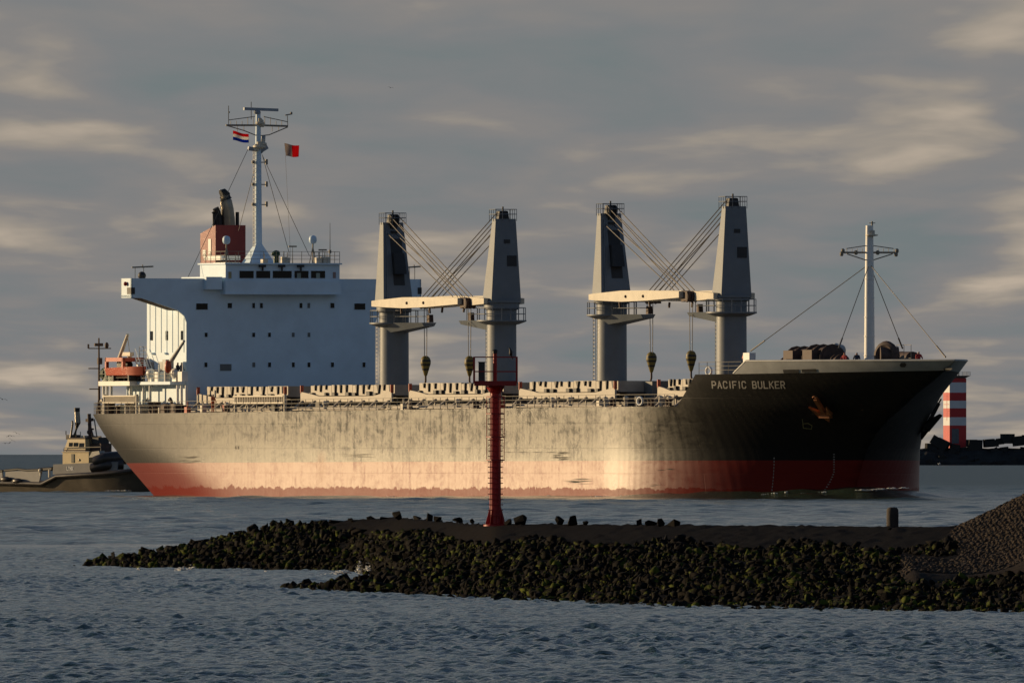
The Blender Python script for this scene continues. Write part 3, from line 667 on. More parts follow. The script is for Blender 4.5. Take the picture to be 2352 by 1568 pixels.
    for v in (-.4, 0, .4): jh.ring(W(JL + .6, v, zj - .1), .42, .09, Vector(W(0, 1, 0)) - Vector(W(0, 0, 0)), 14, 6)
    obj('jib_head', jh, RUSTD, j, 40)
    # luffing wires
    for k in range(3):
        for v in (-.38, .38):
            wm = MB(); z0 = zt + (.55, .05, -1.05)[k]; a0 = (tu1 + .45, tu1 + .35, lerp(bu1, tu1, .86) + .1)[k]
            wm.tube([W(a0, v + .1 * k, z0), W(JL - (.0, 1.3, 2.6)[k], v * 1.3, zj + .5)], .045, 5); obj('luffing_wire', wm, WIRE, c)
    # hoist wires and hook block
    zh = zj - 5.6
    for a in (JL + .15, JL + .95): wm = MB(); wm.tube([W(a, 0, zj - .2), W(JL + .55 + (a - JL - .55) * .75, 0, zh + .6)], .035, 5); obj('hoist_wire', wm, WIRE, c)
    hx, hy, _ = W(JL + .55, 0, 0)
    prof_ = [(.10, -1.05), (.16, -.95), (.26, -.6), (.38, -.2), (.47, .12), (.46, .38), (.36, .62), (.18, .76), (.05, .78)]
    hb = MB(); hb.lathe([(r, zh + q) for r, q in prof_], 16, (hx, hy)); b_o = obj('hook_block', hb, YEL, c, 50)
    for q in (.42, .05, -.38):
        sp = MB(); r = np.interp(q, [p[1] for p in prof_], [p[0] for p in prof_]); r2 = np.interp(q - .17, [p[1] for p in prof_], [p[0] for p in prof_])
        sp.lathe([(r2 + .012, zh + q - .17), (r + .012, zh + q)], 16, (hx, hy), cap=False); obj('warning_stripe', sp, BLACK, b_o, 50)
    hk = MB(); hk.tube([W(JL + .55, 0, zh - 1.0), W(JL + .55, 0, zh - 1.5), W(JL + .75, 0, zh - 1.75), W(JL + .7, 0, zh - 2.05), W(JL + .45, 0, zh - 2.1), W(JL + .33, 0, zh - 1.9)], .09, 6); obj('hook', hk, RUSTD, b_o, 60)
    return c
crane(905, 1, 511, 696, 741, 'deck crane nearest the white deckhouse, jib pointing forward')
crane(1152, -1, 503, 690, 735, 'deck crane second from the deckhouse, jib pointing aft')
crane(1405, 1, 490, 681, 722, 'deck crane third from the deckhouse, jib pointing forward')
crane(1680, -1, 474, 678, 716, 'deck crane nearest the bow, jib pointing aft')
# ---------------------------------------------------------------- deckhouse
def z2(X, Y): return 275.6 + X * .29297, 401.95 + Y * .29297      # enlarged view -> photo units
UH = S(645, 800, 0)[0]                                            # front of the deckhouse
vL, zL = T(428, 740, UH); vR, _ = T(862, 740, UH); zdk = deck_z(UH)
zBR = T(600, 640, UH)[1]                                          # top of the bridge-deck bulwark
zWB = T(600, 712, UH)[1]                                          # underside of the wings at the house
DEPTH = 9.6
dh = MB(); dh.box(UH - DEPTH, UH, -vL, -vR, zdk - .05, zBR - 1.0)
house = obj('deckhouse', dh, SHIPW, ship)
def front_win(X0_, X1_, Y0_, Y1_, u, m, parent, deep=.10, name='window'):
    (a, b), (c, d) = z2(X0_, Y0_), z2(X1_, Y1_); v0, zt_ = T(a, b, u); v1, zb_ = T(c, d, u)
    mb = MB(); g = .035
    for q in ((v0, v1, zt_ - g, zt_), (v0, v1, zb_, zb_ + g), (v0, v0 - g, zb_ + g, zt_ - g), (v1 + g, v1, zb_ + g, zt_ - g)): mb.box(u - .02, u + .05, -q[0], -q[1], q[2], q[3], 0)
    mb.box(u - .02, u + .015, -v0 + g, -v1 - g, zb_ + g, zt_ - g, 1)
    return obj(name, mb, [SHIPW, m], parent)
for X_, w in ((593, 97), (840, 40), (1033, 27), (1093, 29), (1403, 29), (1465, 27), (1645, 38), (1833, 92)): front_win(X_, X_ + w, 1000 if w < 90 else 1003, 1046 if w < 90 else 1058, UH, BLIND if X_ == 1465 else GLASS, house)
for X_ in (660, 1033, 1157, 1343, 1466): front_win(X_, X_ + 28, 1232, 1272, UH, BLIND if X_ in (1343, 1466) else GLASS, house)
for X_ in (658, 1033, 1157, 1343, 1466, 1650, 1897): front_win(X_, X_ + 29, 1465, 1508, UH, BLIND if X_ == 1033 else GLASS, house)
front_win(780, 876, 1478, 1537, UH, BLIND, house)
# starboard side: portholes, vertical stiffeners, doors
sw = MB()
for i in range(7):
    u = UH - DEPTH + .7 + i * 1.38; sw.box(u, u + .09, -vL - .05, -vL + .02, zdk + 5.6, zWB + 2.1)
obj('stiffener', sw, SHIPW, house)
for u in (UH - 8.4, UH - 4.7, UH - 1.0):
    zw = T(428, 770, UH)[1]
    mb = MB(); mb.box(u - .24, u + .24, -vL - .05, -vL + .02, zw - .42, zw + .42); obj('window', mb, GLASS, house)
for u in (UH - 8.3, UH - 6.2): mb = MB(); mb.box(u - .45, u + .45, -vL - .06, -vL + .02, zdk + 2.95, zdk + 4.75); obj('side_door', mb, mat('door_grey', (.38, .38, .36), .5), house)
for u in (UH - 8.0, UH - 4.9): mb = MB(); mb.prism([(u - .35, -vL, zdk + 5.45), (u + .35, -vL, zdk + 5.45), (u + .28, -vL, zdk + 5.6), (u - .28, -vL, zdk + 5.6)], (0, -.3, 0)); obj('light_hood', mb, SHIPW, house)

# bridge wings: deep plated brackets tapering outboard
WD = 2.3
for s, xo, xi in ((1, 301, 428), (-1, 967, 862)):
    vo, zo_t = T(xo, 645, UH); vi, zi_b = T(xi, 716, UH); _, zo_b = T(xo, 684, UH); zt_ = zBR
    poly = [(vo, zt_), (vo, zo_b), (vo - s * 1.0, zo_b - .02), (vi + s * .9, zi_b + .15), (vi + s * .25, zi_b - .35), (vi - s * .02, zi_b - 1.0), (vi - s * .02, zt_)]
    mb = MB(); mb.prism([(UH + .04, -a, b) for a, b in poly], (-.2, 0, 0))                                   # front plate
    mb.box(UH - WD, UH - .16, -vi, -vo, zo_b + .05, zo_b + .25)                                              # walkway floor
    mb.prism([(UH - WD, -a, b) for a, b in poly[:4] + [(vi, zi_b + .1), (vi, zt_)]], (-.12, 0, 0))           # after plate
    mb.box(UH - WD - .1, UH + .04, -vo, -(vo - s * .14), zo_b, zt_)                                          # end plate
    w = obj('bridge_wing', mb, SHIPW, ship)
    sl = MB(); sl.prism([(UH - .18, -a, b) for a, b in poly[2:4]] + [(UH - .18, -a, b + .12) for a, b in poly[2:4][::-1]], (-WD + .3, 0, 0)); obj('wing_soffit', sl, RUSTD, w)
    lb = MB(); lb.box(UH - .9, UH + .08, -(vo + s * .04), -(vo - s * .35), zo_b + .35, zo_b + .95); obj('sidelight_box', lb, DARK, w)
    if s > 0: lr = MB(); lr.sphere((UH - 1.0, -vo - .15, zt_ - .5), .2, 8, 6); obj('navigation_light', lr, RED, w, 60)
    sp = MB(); sp.sphere((UH - .8, -(vo - s * 1.4), zt_ + .25), (.38, .38, .38), 10, 8); sp.tube([(UH - .8, -(vo - s * 1.4), zt_ - .3), (UH - .8, -(vo - s * 1.4), zt_)], .1, 6); obj('searchlight', sp, DARK, w, 60)
    an = MB(); px_ = (303, 352) if s > 0 else (936, 966)
    va, za = T(px_[0], 614, UH - 1.2); vb, zb_ = T(px_[1], 612, UH - 1.2)
    an.tube([(UH - 1.2, -va, za), (UH - 1.2, -vb, zb_)], .07, 6); an.tube([(UH - 1.2, -lerp(va, vb, .5), za + .25), (UH - 1.2, -lerp(va, vb, .5), za - .05)], .05, 6)
    for k in (.15, .55): an.tube([(UH - 1.2, -lerp(va, vb, k), zt_ - .3), (UH - 1.2, -lerp(va, vb, k), za)], .03, 5)
    obj('wing_awning_frame', an, RAILM, w)
# bulwark in front of the wheelhouse and along the bridge deck
bd = MB(); bd.box(UH - .12, UH + .03, -vL + .02, -vR - .02, zBR - 1.05, zBR)
bd.box(UH - DEPTH, UH - DEPTH + .1, -vL + .02, -vR - .02, zBR - 1.05, zBR - .1)
obj('bridge_bulwark', bd, SHIPW, ship)
# wheelhouse
UWf = UH + .9
(x0, y0), (x1, y1) = z2(828, 700), z2(1722, 830)
wv0, wzt = T(x0, y0, UWf); wv1, wzb = T(x1, y1, UWf); _, wza = T(x0, z2(0, 925)[1], UWf)
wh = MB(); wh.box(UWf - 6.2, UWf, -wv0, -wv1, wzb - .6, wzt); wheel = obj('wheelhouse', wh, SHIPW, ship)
ap = MB(); ap.box(UH - .1, UWf + .22, -wv0 - .1, -wv1 + .02, wza, wzb - .02); ap.box(UH - .1, UWf + .3, -wv0 - .15, -wv1 + .07, wza - .12, wza - .002); obj('wheelhouse_apron', ap, SHIPW, ship)
ev = MB(); ev.box(UWf - 6.4, UWf + .25, -wv0 - .15, -wv1 + .15, wzt, wzt + .14); obj('wheelhouse_roof', ev, SHIPW, wheel)
for X_, w in ((932, 118), (1063, 117), (1193, 155), (1363, 117), (1493, 117)): front_win(X_, X_ + w, 748, 812, UWf, GLASS, wheel)
for X_ in (1387, 1537):                    # pale panels painted as sunlit far windows seen through the wheelhouse
    (a, b), (c, d) = z2(X_, 768), z2(X_ + 30, 808); v0, zt_ = T(a, b, UWf); v1, zb_ = T(c, d, UWf); mb = MB(); mb.box(UWf + .02, UWf + .03, -v0, -v1, zb_, zt_); obj('painted_far_window', mb, mat('painted_sunlit_window', (.30, .36, .32), .6), wheel)
front_win(845, 876, 755, 814, UWf, mat('yellowed_blind', (.42, .36, .2), .5), wheel); front_win(1664, 1694, 758, 812, UWf, mat('pink_blind', (.34, .24, .22), .5), wheel)
for X_ in (1110, 1262, 1410):
    v, z = T(*z2(X_, 712), UWf); mb = MB(); mb.box(UWf + .02, UWf + .35, -v - .3, -v + .3, z - .12, z + .1); mb.tube([(UWf + .25, -v, z - .1), (UWf + .25, -v, z - .45)], .09, 6); obj('window_wiper_box', mb, DARK, wheel)
mb = MB(); mb.box(UWf - 6.25, UWf - .2, -vL * .82, -wv0 - .25, zBR - 1.0, zBR + .15); obj('chart_room', mb, SHIPW, ship)

# monkey island rail and gear
zr = wzt + .14
railing('monkey_island_railing', [P3(UWf - 6, wv0, zr), P3(UWf, wv0, zr), P3(UWf, wv1, zr), P3(UWf - 6, wv1, zr)], 1.05, 1.3, RAILM, ship)
def upx(px, py, u): v, z = T(px, py, u); return (u, -v, z)
def radome(px, ptop, base_y, label):
    u = UWf - 1.5; p = Vector(upx(px, ptop, u)); q = Vector(upx(px, base_y, u))
    mb = MB(); r = .36
    mb.lathe([(.12, p.z - .75), (r * .8, p.z - .68), (r, p.z - .5), (r, p.z - .25), (r * .82, p.z - .08), (r * .4, p.z), (.02, p.z + .02)], 14, (p.x, p.y)); o = obj('satellite_radome', mb, SHIPW, ship, 60, label=label)
    mb = MB(); mb.tube([q, (p.x, p.y, p.z - .75)], .07, 6); mb.tube([q + Vector((0, .35, 0)), (p.x, p.y, p.z - 1.0)], .04, 5); mb.tube([q + Vector((0, -.35, 0)), (p.x, p.y, p.z - 1.0)], .04, 5); obj('radome_mast', mb, RAILM, o)
radome(520, 542, 603, 'white satellite dome in front of the funnel'); radome(718.5, 541, 606, 'white satellite dome above the bridge roof')
mb = MB(); p = Vector(upx(634, 606, UWf - 1.2))
mb.lathe([(.24, p.z), (.22, p.z + .7), (.36, p.z + .75), (.38, p.z + 1.05), (.2, p.z + 1.2), (.05, p.z + 1.25)], 12, (p.x, p.y)); mb.sphere((p.x, p.y - .3, p.z + .9), .16, 8, 6); obj('compass_binnacle', mb, GREEN, ship, 50)
for px_, a, b in ((758, 512, 604), (672, 566, 604), (741, 574, 604), (541, 583, 603), (640, 575, 604)):
    mb = MB(); p, q = upx(px_, b, UWf - 2), upx(px_, a, UWf - 2); mb.tube([p, q], [.05, .02], 5)
    if px_ in (672, 741): mb.beam(Vector(q) + Vector((0, -.4, 0)), Vector(q) + Vector((0, .4, 0)), .1, .14)
    if px_ == 758: mb.tube([Vector(p) + Vector((0, 0, .9)), Vector(p) + Vector((0, 0, 1.2))], .12, 6)
    obj('whip_antenna', mb, RAILM, ship)
for px_, w_, py_ in ((732, .35, 592), (746, .4, 590), (607, .25, 595), (652, .2, 590), (660, .15, 592)):
    p = upx(px_, 606, UWf - 1.0); q = upx(px_, py_, UWf - 1.0); mb = MB(); mb.box(p[0] - .3, p[0] + .3, p[1] - w_, p[1] + w_, p[2] - .02, q[2]); mb.tube([p, (q[0], q[1], q[2] + .5)], .05, 5); obj('bridge_roof_locker', mb, CREAM, ship)

# funnel
UF = UH - 10.9; fv0, fzt = T(495, 517, UF); fv1, fzb = T(564, 635, UF); fz0 = zBR - 1.2; FD = UF - S(460, 560, fv0)[0]
zw0, zw1 = T(530, 604, UF)[1], T(530, 628, UF)[1]
fn = MB(); A_ = [(UF - FD, -fv0), (UF, -fv0), (UF, -fv1), (UF - FD, -fv1)]
zs = [fz0, zw1, zw0, fzt]
def fring(z, tp=0): return [(x, y, z if not tp else (z - (.75 if i in (0, 3) else 0))) for i, (x, y) in enumerate(A_)]
for k in range(3):
    lo, hi = fring(zs[k]), fring(zs[k + 1], k == 2); fn.add(lo + hi, [(0, 1, 5, 4), (1, 2, 6, 5), (2, 3, 7, 6), (3, 0, 4, 7)] + ([(4, 5, 6, 7)] if k == 2 else []), (0, 1, 0)[k])
fun = obj('funnel', fn, [FUNN, WHITE], ship)
lj = MB()
for q in strokes('J', 470, 0, 13, 42, 6.5): lj.prism([(S(a, 594 - b, fv0)[0], -fv0 - .03, S(a, 594 - b, fv0)[1]) for a, b in q], (0, -.02, 0))
obj('funnel_letter', lj, WHITE, fun, label='white letter J on the funnel side')
def fpipe(pts, r, m=PIPE, n=12):
    mb = MB(); mb.tube([upx(a, b, UF - 2.0) for a, b in pts], r, n); return obj('exhaust_pipe', mb, m, fun, 60)
fpipe([(525, 522), (524, 500), (522, 480), (519, 462), (516, 450), (513, 446), (509, 447)], [.62, .62, .60, .56, .5, .44, .40])
cp = MB(); cp.tube([upx(a, b, UF - 2.02) for a, b in ((519, 458), (516.5, 449), (513, 444.5), (508, 446.5))], [.575, .53, .48, .43], 12); obj('soot_cap', cp, BLACK, fun, 60)
fpipe([(498, 522), (498, 505), (497, 495), (492, 485)], .22, BLACK); fpipe([(505, 522), (505, 500), (500, 488), (495, 478)], .3, BLACK); fpipe([(545, 522), (545, 487)], .17, BLACK); fpipe([(492, 522), (492, 492), (489, 487)], .15, BLACK)
fb_ = MB(); p = upx(511, 600, UF + 1.2); fb_.box(UF, UF + 3.2, p[1] - .95, p[1] + .95, T(511, 598, UF)[1], T(511, 588, UF)[1]); fb_.box(UF, UF + 3.0, p[1] - .4, p[1] + 1.0, fz0, T(511, 603, UF)[1]); obj('funnel_platform', fb_, WHITE, fun)

# main mast
UM = S(592, 580, 0)[0]
def mp(px, py, du=0.0, v0=0.0): u = UM + du; v, z = T(px, py, u); return Vector((u, -v, z))
mm = MB(); zb_ = wzt + .1; ztp = mp(597, 262).z; zc_ = mp(592, 565).z
mm.lathe([(.36, zb_), (.36, zc_ + .2), (.30, lerp(zc_, ztp, .6)), (.22, ztp)], 14, (UM, mp(593, 560).y))
my = mp(593, 560).y
for dx, dy in ((0, 1), (0, -1), (1, 0), (-1, 0)):                                   # gusset foot
    mm.prism([(UM + dx * .2 - dy * .05, my + dy * .2 - dx * .05, zc_), (UM + dx * 1.3 - dy * .05, my + dy * 1.3 - dx * .05, zb_), (UM - dy * .05, my - dx * .05, zb_)], (dy * .1, dx * .1, 0))
ft = MB(); ft.add([(UM + 1.0, my - 1.3, zb_), (UM + 1.0, my + 1.3, zb_), (UM - 1.0, my + 1.3, zb_), (UM - 1.0, my - 1.3, zb_), (UM + .2, my - .22, zc_ + .3), (UM + .2, my + .22, zc_ + .3), (UM - .2, my + .22, zc_ + .3), (UM - .2, my - .22, zc_ + .3)], [(0, 1, 5, 4), (1, 2, 6, 5), (2, 3, 7, 6), (3, 0, 4, 7)])
mast = obj('main_mast', mm, SHIPW, ship, 40); obj('mast_foot', ft, SHIPW, mast)
ml = MB(); 
for d in (-.18, .18): ml.tube([(UM + d, my - .42, zb_ + 1), (UM + d, my - .42, ztp - 3)], .03, 4)
k = zb_ + 1.2
while k < ztp - 3: ml.tube([(UM - .18, my - .42, k), (UM + .18, my - .42, k)], .022, 4); k += .4
obj('mast_ladder', ml, CREAM, mast)
yd = MB()                                                                            # crosstree truss
yd.tube([mp(519, 288), mp(597, 288), mp(661, 290)], .09, 6); yd.tube([mp(519, 288), mp(560, 300), mp(590, 312)], .05, 5); yd.tube([mp(661, 292), mp(618, 310), mp(598, 312)], .05, 5)
yd.tube([mp(525, 276), mp(585, 268)], .04, 5); yd.tube([mp(605, 268), mp(660, 280)], .04, 5)
for px_ in range(530, 660, 13): yd.tube([mp(px_, 288), mp(px_, 278 if abs(px_ - 594) > 30 else 270)], .03, 4)
for px_ in (545, 560, 625, 640): yd.tube([mp(px_, 288), mp(px_, 302)], .03, 4)
yd.tube([mp(525, 290), mp(525, 243)], .035, 5); yd.tube([mp(661, 290), mp(660, 266)], .035, 5); yd.tube([mp(577, 275), mp(577, 234)], .035, 5); yd.tube([mp(655, 265), mp(671, 262)], .06, 5); yd.sphere(mp(669, 260), .12, 6, 5); yd.sphere(mp(526, 258), .09, 6, 5)
obj('mast_yard', yd, RAILM, mast)
rd = MB(); a, b = mp(560, 250), mp(638, 253); rd.beam(a, b, .32, .26); rd.lathe([(.3, mp(597, 262).z), (.34, mp(597, 258).z), (.2, mp(597, 253).z)], 10, (UM, my - .1)); obj('radar_scanner', rd, mat('radar_paint', (.34, .38, .42), .5), mast)
for (px_, py_), r in (((597, 282), .42), ((602, 286), .3), ((596, 336), .6), ((604, 330), .35), ((588, 342), .3)):
    mb = MB(); p = mp(px_, py_, .2); mb.lathe([(r * .5, p.z - .25), (r, p.z - .1), (r, p.z + .06), (r * .45, p.z + .12), (r * .45, p.z + .4), (.05, p.z + .45)], 10, (p.x, p.y)); obj('mast_platform', mb, CREAM, mast, 40)
r2 = MB(); r2.beam(mp(570, 341), mp(588, 344), .3, .35); r2.beam(mp(598, 345), mp(613, 336), .3, .5); r2.tube([mp(598, 352), mp(610, 340)], .12, 6); r2.tube([mp(604, 330), mp(605, 312)], .2, 6); obj('second_radar', r2, mat('radar_paint', (.34, .38, .42), .5), mast)
for py_ in (373, 424, 470):
    mb = MB(); mb.tube([mp(578, py_), mp(614, py_)], .05, 5); mb.box(mp(612, py_).x - .1, mp(612, py_).x + .1, mp(612, py_).y - .1, mp(612, py_).y + .1, mp(612, py_ + 5).z, mp(612, py_ - 7).z); mb.box(UM - .1, UM + .1, mp(581, py_).y - .1, mp(581, py_).y + .1, mp(581, py_ + 3).z, mp(581, py_ - 4).z); obj('signal_light_arm', mb, RAILM, mast)
for a, b in (((570, 342), (431, 638)), ((584, 392), (548, 530)), ((602, 355), (664, 580)), ((603, 358), (711, 588)), ((654, 330), (668, 600))):
    mb = MB(); mb.tube([mp(*a), mp(*b)], .026 if a[0] != 654 else .012, 5); obj('mast_stay', mb, WIRE, mast)

# flags flying from the yard (each a waved cloth sheet)
def flag(name, corners, bands, vert, label, amp=.10):
    """corners: photo points tl, tr, bl, br in the athwartships plane of the mast; bands: materials"""
    tl, tr, bl, br = [Vector(ship.matrix_world @ mp(*c, .9)) for c in corners]
    nx, ny = 18, 12; mb = MB(); vs = []; fs = []
    for j in range(ny + 1):
        for i in range(nx + 1):
            a, b = i / nx, j / ny; p = tl.lerp(tr, a).lerp(bl.lerp(br, a), b)
            vs.append(p + Vector((0, 1, 0)) * amp * 2.2 * math.sin(a * 7 + b * 1.5) + Vector((0, 0, 1)) * amp * .6 * math.sin(a * 6.2 + 1))
    k = len(bands); g = MB(); g.v = [tuple(v) for v in vs]
    for j in range(ny):
        for i in range(nx): g.f.append((j * (nx + 1) + i, j * (nx + 1) + i + 1, (j + 1) * (nx + 1) + i + 1, (j + 1) * (nx + 1) + i)); g.m.append(int((i / nx if vert else j / ny) * k))
    o = obj(name, g, bands, None, 80); md = o.modifiers.new('thick', 'SOLIDIFY'); md.thickness = .015
    c = sum((Vector(v.co) for v in o.data.vertices), Vector()) / len(o.data.vertices)
    o.data.transform(Matrix.Translation(-c)); o.location = c
    return tag(o, label, 'flag', 'flags on the main mast')
bpy.context.view_layer.update()
flag('flag', [(535, 301), (571, 309), (535, 322.5), (571.5, 329)], [REDF, WHF, BLF], False, 'flag with red, white and blue horizontal stripes beside the radar mast', .07)
flag('flag', [(653, 330), (687, 335), (657, 359), (686, 361)], [GREYF, REDF], True, 'flag with pale and red halves flying clear of the radar mast', .07)

# ---------------------------------------------------------------- fore mast and forecastle gear
UFm = S(1997, 815, 0)[0]; zf = fz(UFm)
def fp(px, py, du=0.0): u = UFm + du; v, z = T(px, py, u); return Vector((u, -v, z))
ztop_ = fp(1998, 518).z
mb = MB(); mb.lathe([(.75, zf), (.75, zf + .9), (.46, zf + 1.2), (.40, lerp(zf, ztop_, .6)), (.32, ztop_)], 16, (UFm, 0)); fm = obj('fore_mast', mb, WHITE, ship, 40)
yd = MB(); yd.tube([fp(1931, 580), fp(1997, 580), fp(2062, 580)], .08, 6); yd.tube([fp(1945, 583), fp(1997, 600)], .05, 5); yd.tube([fp(2050, 583), fp(1997, 600)], .05, 5); yd.tube([fp(1944, 571), fp(1997, 563)], .04, 5); yd.tube([fp(2052, 571), fp(1997, 563)], .04, 5)
for px_ in range(1945, 2055, 12): yd.tube([fp(px_, 580), fp(px_, 571)], .025, 4)
obj('mast_yard', yd, RAILM, fm)
for px_, py_ in ((1933, 583), (1936, 576), (1966, 580), (2016, 580), (2058, 584), (2060, 576)):
    mb = MB(); p = fp(px_, py_, .15); mb.lathe([(.1, p.z - .2), (.17, p.z - .12), (.17, p.z + .12), (.06, p.z + .2)], 8, (p.x, p.y)); obj('mast_lamp', mb, RAILM, fm, 40)
mb = MB(); p = fp(2002, 536, .2); mb.lathe([(.25, p.z - .25), (.55, p.z - .2), (.55, p.z - .1), (.28, p.z - .08), (.28, p.z + .25), (.1, p.z + .3)], 12, (p.x, p.y)); obj('masthead_light', mb, CREAM, fm, 40)
mb = MB(); p = fp(2003, 515, .1); mb.tube([p - Vector((0, 0, .3)), p + Vector((0, 0, .25))], .08, 6); mb.beam(p + Vector((0, -.3, .1)), p + Vector((0, .3, .1)), .06, .06); obj('mast_top_vane', mb, RAILM, fm)
for k in range(6): mb = MB(); z = lerp(zf + 1.5, ztop_ - 3, k / 5); mb.lathe([(.50 - .02 * k, z), (.50 - .02 * k, z + .08)], 14, (UFm, 0)); obj('mast_band', mb, WHITE, fm)
for (px_, py_), tgt in (((1724, 806), None), ((1926, 800), None), ((2073, 800), None), ((2172, 820), None)):
    # stays run to the deck on the centreline fore and aft, and to both sides
    if px_ in (1724, 2172): u, z = S(px_, py_, 0 if px_ == 2172 else 4); q = Vector((u, 0 if px_ == 2172 else -4, z))
    else:
        v = 6.5 if px_ < 1997 else -6.5; u, z = S(px_, py_, v); q = Vector((u, -v, max(z, fz(u))))
    mb = MB(); a = fp(1997, 606); mb.tube([a, q], .035, 5); b = q.lerp(a, .12); mb.tube([q, b], .07, 6); obj('mast_stay', mb, WIRE, fm)
# lamp post / vent head at the bulwark break
u, z = S(1722, 822, 8.8); mb = MB(); mb.box(u - .75, u + .6, -9.1, -8.5, fz(u), S(1722, 810, 8.8)[1]); lp = obj('vent_housing', mb, WHITE, ship); mb = MB(); mb.tube([(u - 1.2, -8.8, z - .05), (u - 1.0, -8.8, z + .25)], .2, 8); obj('vent_lamp', mb, ORANGE, lp)
# windlasses and mooring winches
def winch(px, w, h, label=None, v=4.5, drum=True):
    u, z = S(px, 826, v); zf_ = fz(u); mb = MB(); hl = w / 2
    mb.box(u - hl, u + hl, -v - .9, -v + .9, zf_, zf_ + .35); o = obj('mooring_winch', mb, DARK, ship, 40, label)
    d = MB(); d.tube([(u - hl * .8, -v, zf_ + h * .55), (u + hl * .8, -v, zf_ + h * .55)], h * .42, 14)
    for k in (-.8, -.1, .75): d.tube([(u + hl * k - .05, -v, zf_ + h * .55), (u + hl * k + .05, -v, zf_ + h * .55)], h * .52, 14)
    obj('winch_drum', d, RUSTD, o, 40)
    g = MB(); g.box(u - hl * .95, u - hl * .6, -v - .5, -v + .5, zf_, zf_ + h * .8); obj('gearbox', g, DARK, o)
for px_, w, h in ((1850, 4.6, 2.25), (1894, 4.4, 2.35)): 
    winch(px_, w, h); u, _ = S(px_, 826, 4.5); zf_ = fz(u); mb = MB(); mb.box(u - .9, u + 1.1, -6.2, -5.2, zf_, zf_ + 2.0); obj('winch_control_box', mb, RUSTD, ship)
winch(1818, 3.0, 1.4); winch(1925, 2.2, 1.5)
for px_, hh in ((1920, 2.55), (1932, 2.4)): u, _ = S(px_, 826, 3.5); zf_ = fz(u); mb = MB(); mb.tube([(u, -3.5, zf_), (u, -3.5, zf_ + hh - .5)], .3, 10); mb.sphere((u, -3.5, zf_ + hh - .45), (.42, .42, .5), 10, 8); obj('mushroom_vent', mb, BULW, ship, 50)
u, _ = S(2036, 810, 2.5); zf_ = fz(u); mb = MB(); mb.ring((u, -2.5, zf_ + 1.35), .95, .35, (.5, -1, 0), 20, 8); mb.tube([(u - .2, -3.0, zf_ + 1.35), (u + .3, -1.5, zf_ + 1.35)], .8, 14); mb.box(u - .8, u + .8, -3, -2, zf_, zf_ + .7); obj('anchor_windlass', mb, RUSTD, ship, 40)
for px_, hgt, w in ((2062, 1.8, 1.3), (2085, 1.75, 1.1)): u, _ = S(px_, 812, -1.0); zf_ = fz(u); mb = MB(); mb.tube([(u - w, 1.0, zf_ + hgt * .6), (u + w, 1.0, zf_ + hgt * .6)], hgt * .42, 14); mb.box(u - w, u + w, .4, 1.6, zf_, zf_ + hgt * .5); obj('rope_drum', mb, RUSTD, ship, 40)
ua = S(2060, 812, 1.5)[0]; railing('windlass_railing', [P3(ua, 1.5, fz(ua)), P3(ua + 3, 1.5, fz(ua))], 2.3, 1.5, RAILM, ship, 2)

# ---------------------------------------------------------------- poop: boat deck slab, houses, ladders, derricks
def z1(X, Y): return 195.2 + X * .15381, 746.5 + Y * .15381
vB = 11.6; uf, zs_ = S(*z1(665, 872), vB); ua = S(*z1(200, 872), vB)[0]; zs_ = S(260, 880.7, vB)[1]
mb = MB(); mb.box(ua, uf, -vB, vB, zs_ - .2, zs_ + .22); obj('boat_deck', mb, WHITE, ship)
zp_ = deck_z(5)
mb = MB(); mb.box(ua + 1.5, uf - 1.0, -vB + 2.2, vB - 2.2, zp_ - .05, zs_ - .2); obj('poop_house', mb, SHIPW, ship)
mb = MB(); mb.box(uf - 1.0, UH - DEPTH + .5, -vL + .3, vL - .3, zp_ - .05, zs_ + 1.0); obj('engine_casing', mb, SHIPW, ship)
for px_ in (238, 246, 255.5, 300, 330, 345, 408, 417, 428):
    v = vB - .25 if px_ < 300 else 10.4; u = S(px_, 900, v)[0]; mb = MB(); mb.tube([(u, -v, zp_ - .1), (u, -v, zs_ - .2)], .13, 8); obj('deck_pillar', mb, WHITE, ship, 50)
mb = MB(); v = 9.9; u0 = S(338, 880, v)[0]; u1 = UH - .2; mb.box(u0, u1, -v - 1.0, -vL + .05, zs_ - .12, zs_ + .16); obj('side_gallery', mb, SHIPW, ship)
railing('gallery_railing', [P3(u0, v + .9, zs_ + .16), P3(u1 - .1, v + .9, zs_ + .16)], 1.05, 1.4, RAILM, ship)
railing('boat_deck_railing', [P3(ua + .1, vB - .1, zs_ + .22), P3(uf - .1, vB - .1, zs_ + .22)], 1.0, 1.5, RAILM, ship)
# two stowed accommodation ladders hung along the ship's side
def gangway(x0, x1, yt, yb, v, label):
    ua_, zt_ = S(x0, yt, v); ub_, zb_ = S(x1, yb, v); mb = MB()
    z0, z1_ = zb_, zt_
    mb.box(ua_, ub_, -v - .12, -v + .12, z1_ - .12, z1_); mb.box(ua_, ub_, -v - .12, -v + .12, z0, z0 + .12); o = obj('accommodation_ladder', mb, CREAM, ship, None, label)
    n = 30; st_ = MB()
    for i in range(n): u = lerp(ua_ + .1, ub_ - .1, i / (n - 1)); st_.box(u - .05, u + .05, -v - .04, -v + .05, z0 + .12, z1_ - .12)
    st_.box(ua_ + .05, ub_ - .05, -v + .3, -v + .34, z0 + .05, z1_ - .05); obj('ladder_tread', st_, HATCH, o)
    for u in (ua_ + .3, ub_ + .3): p = MB(); p.tube([(u, -v, deck_z(u)), (u, -v, z1_ + .1)], .13, 8); obj('stowage_post', p, CREAM, o, 50)
gangway(238, 312, 908, 925.5, 12.2, 'stowed boarding ladder near the stern'); gangway(538, 652, 908.5, 926, 12.4, 'stowed boarding ladder beside the aftmost hatch')
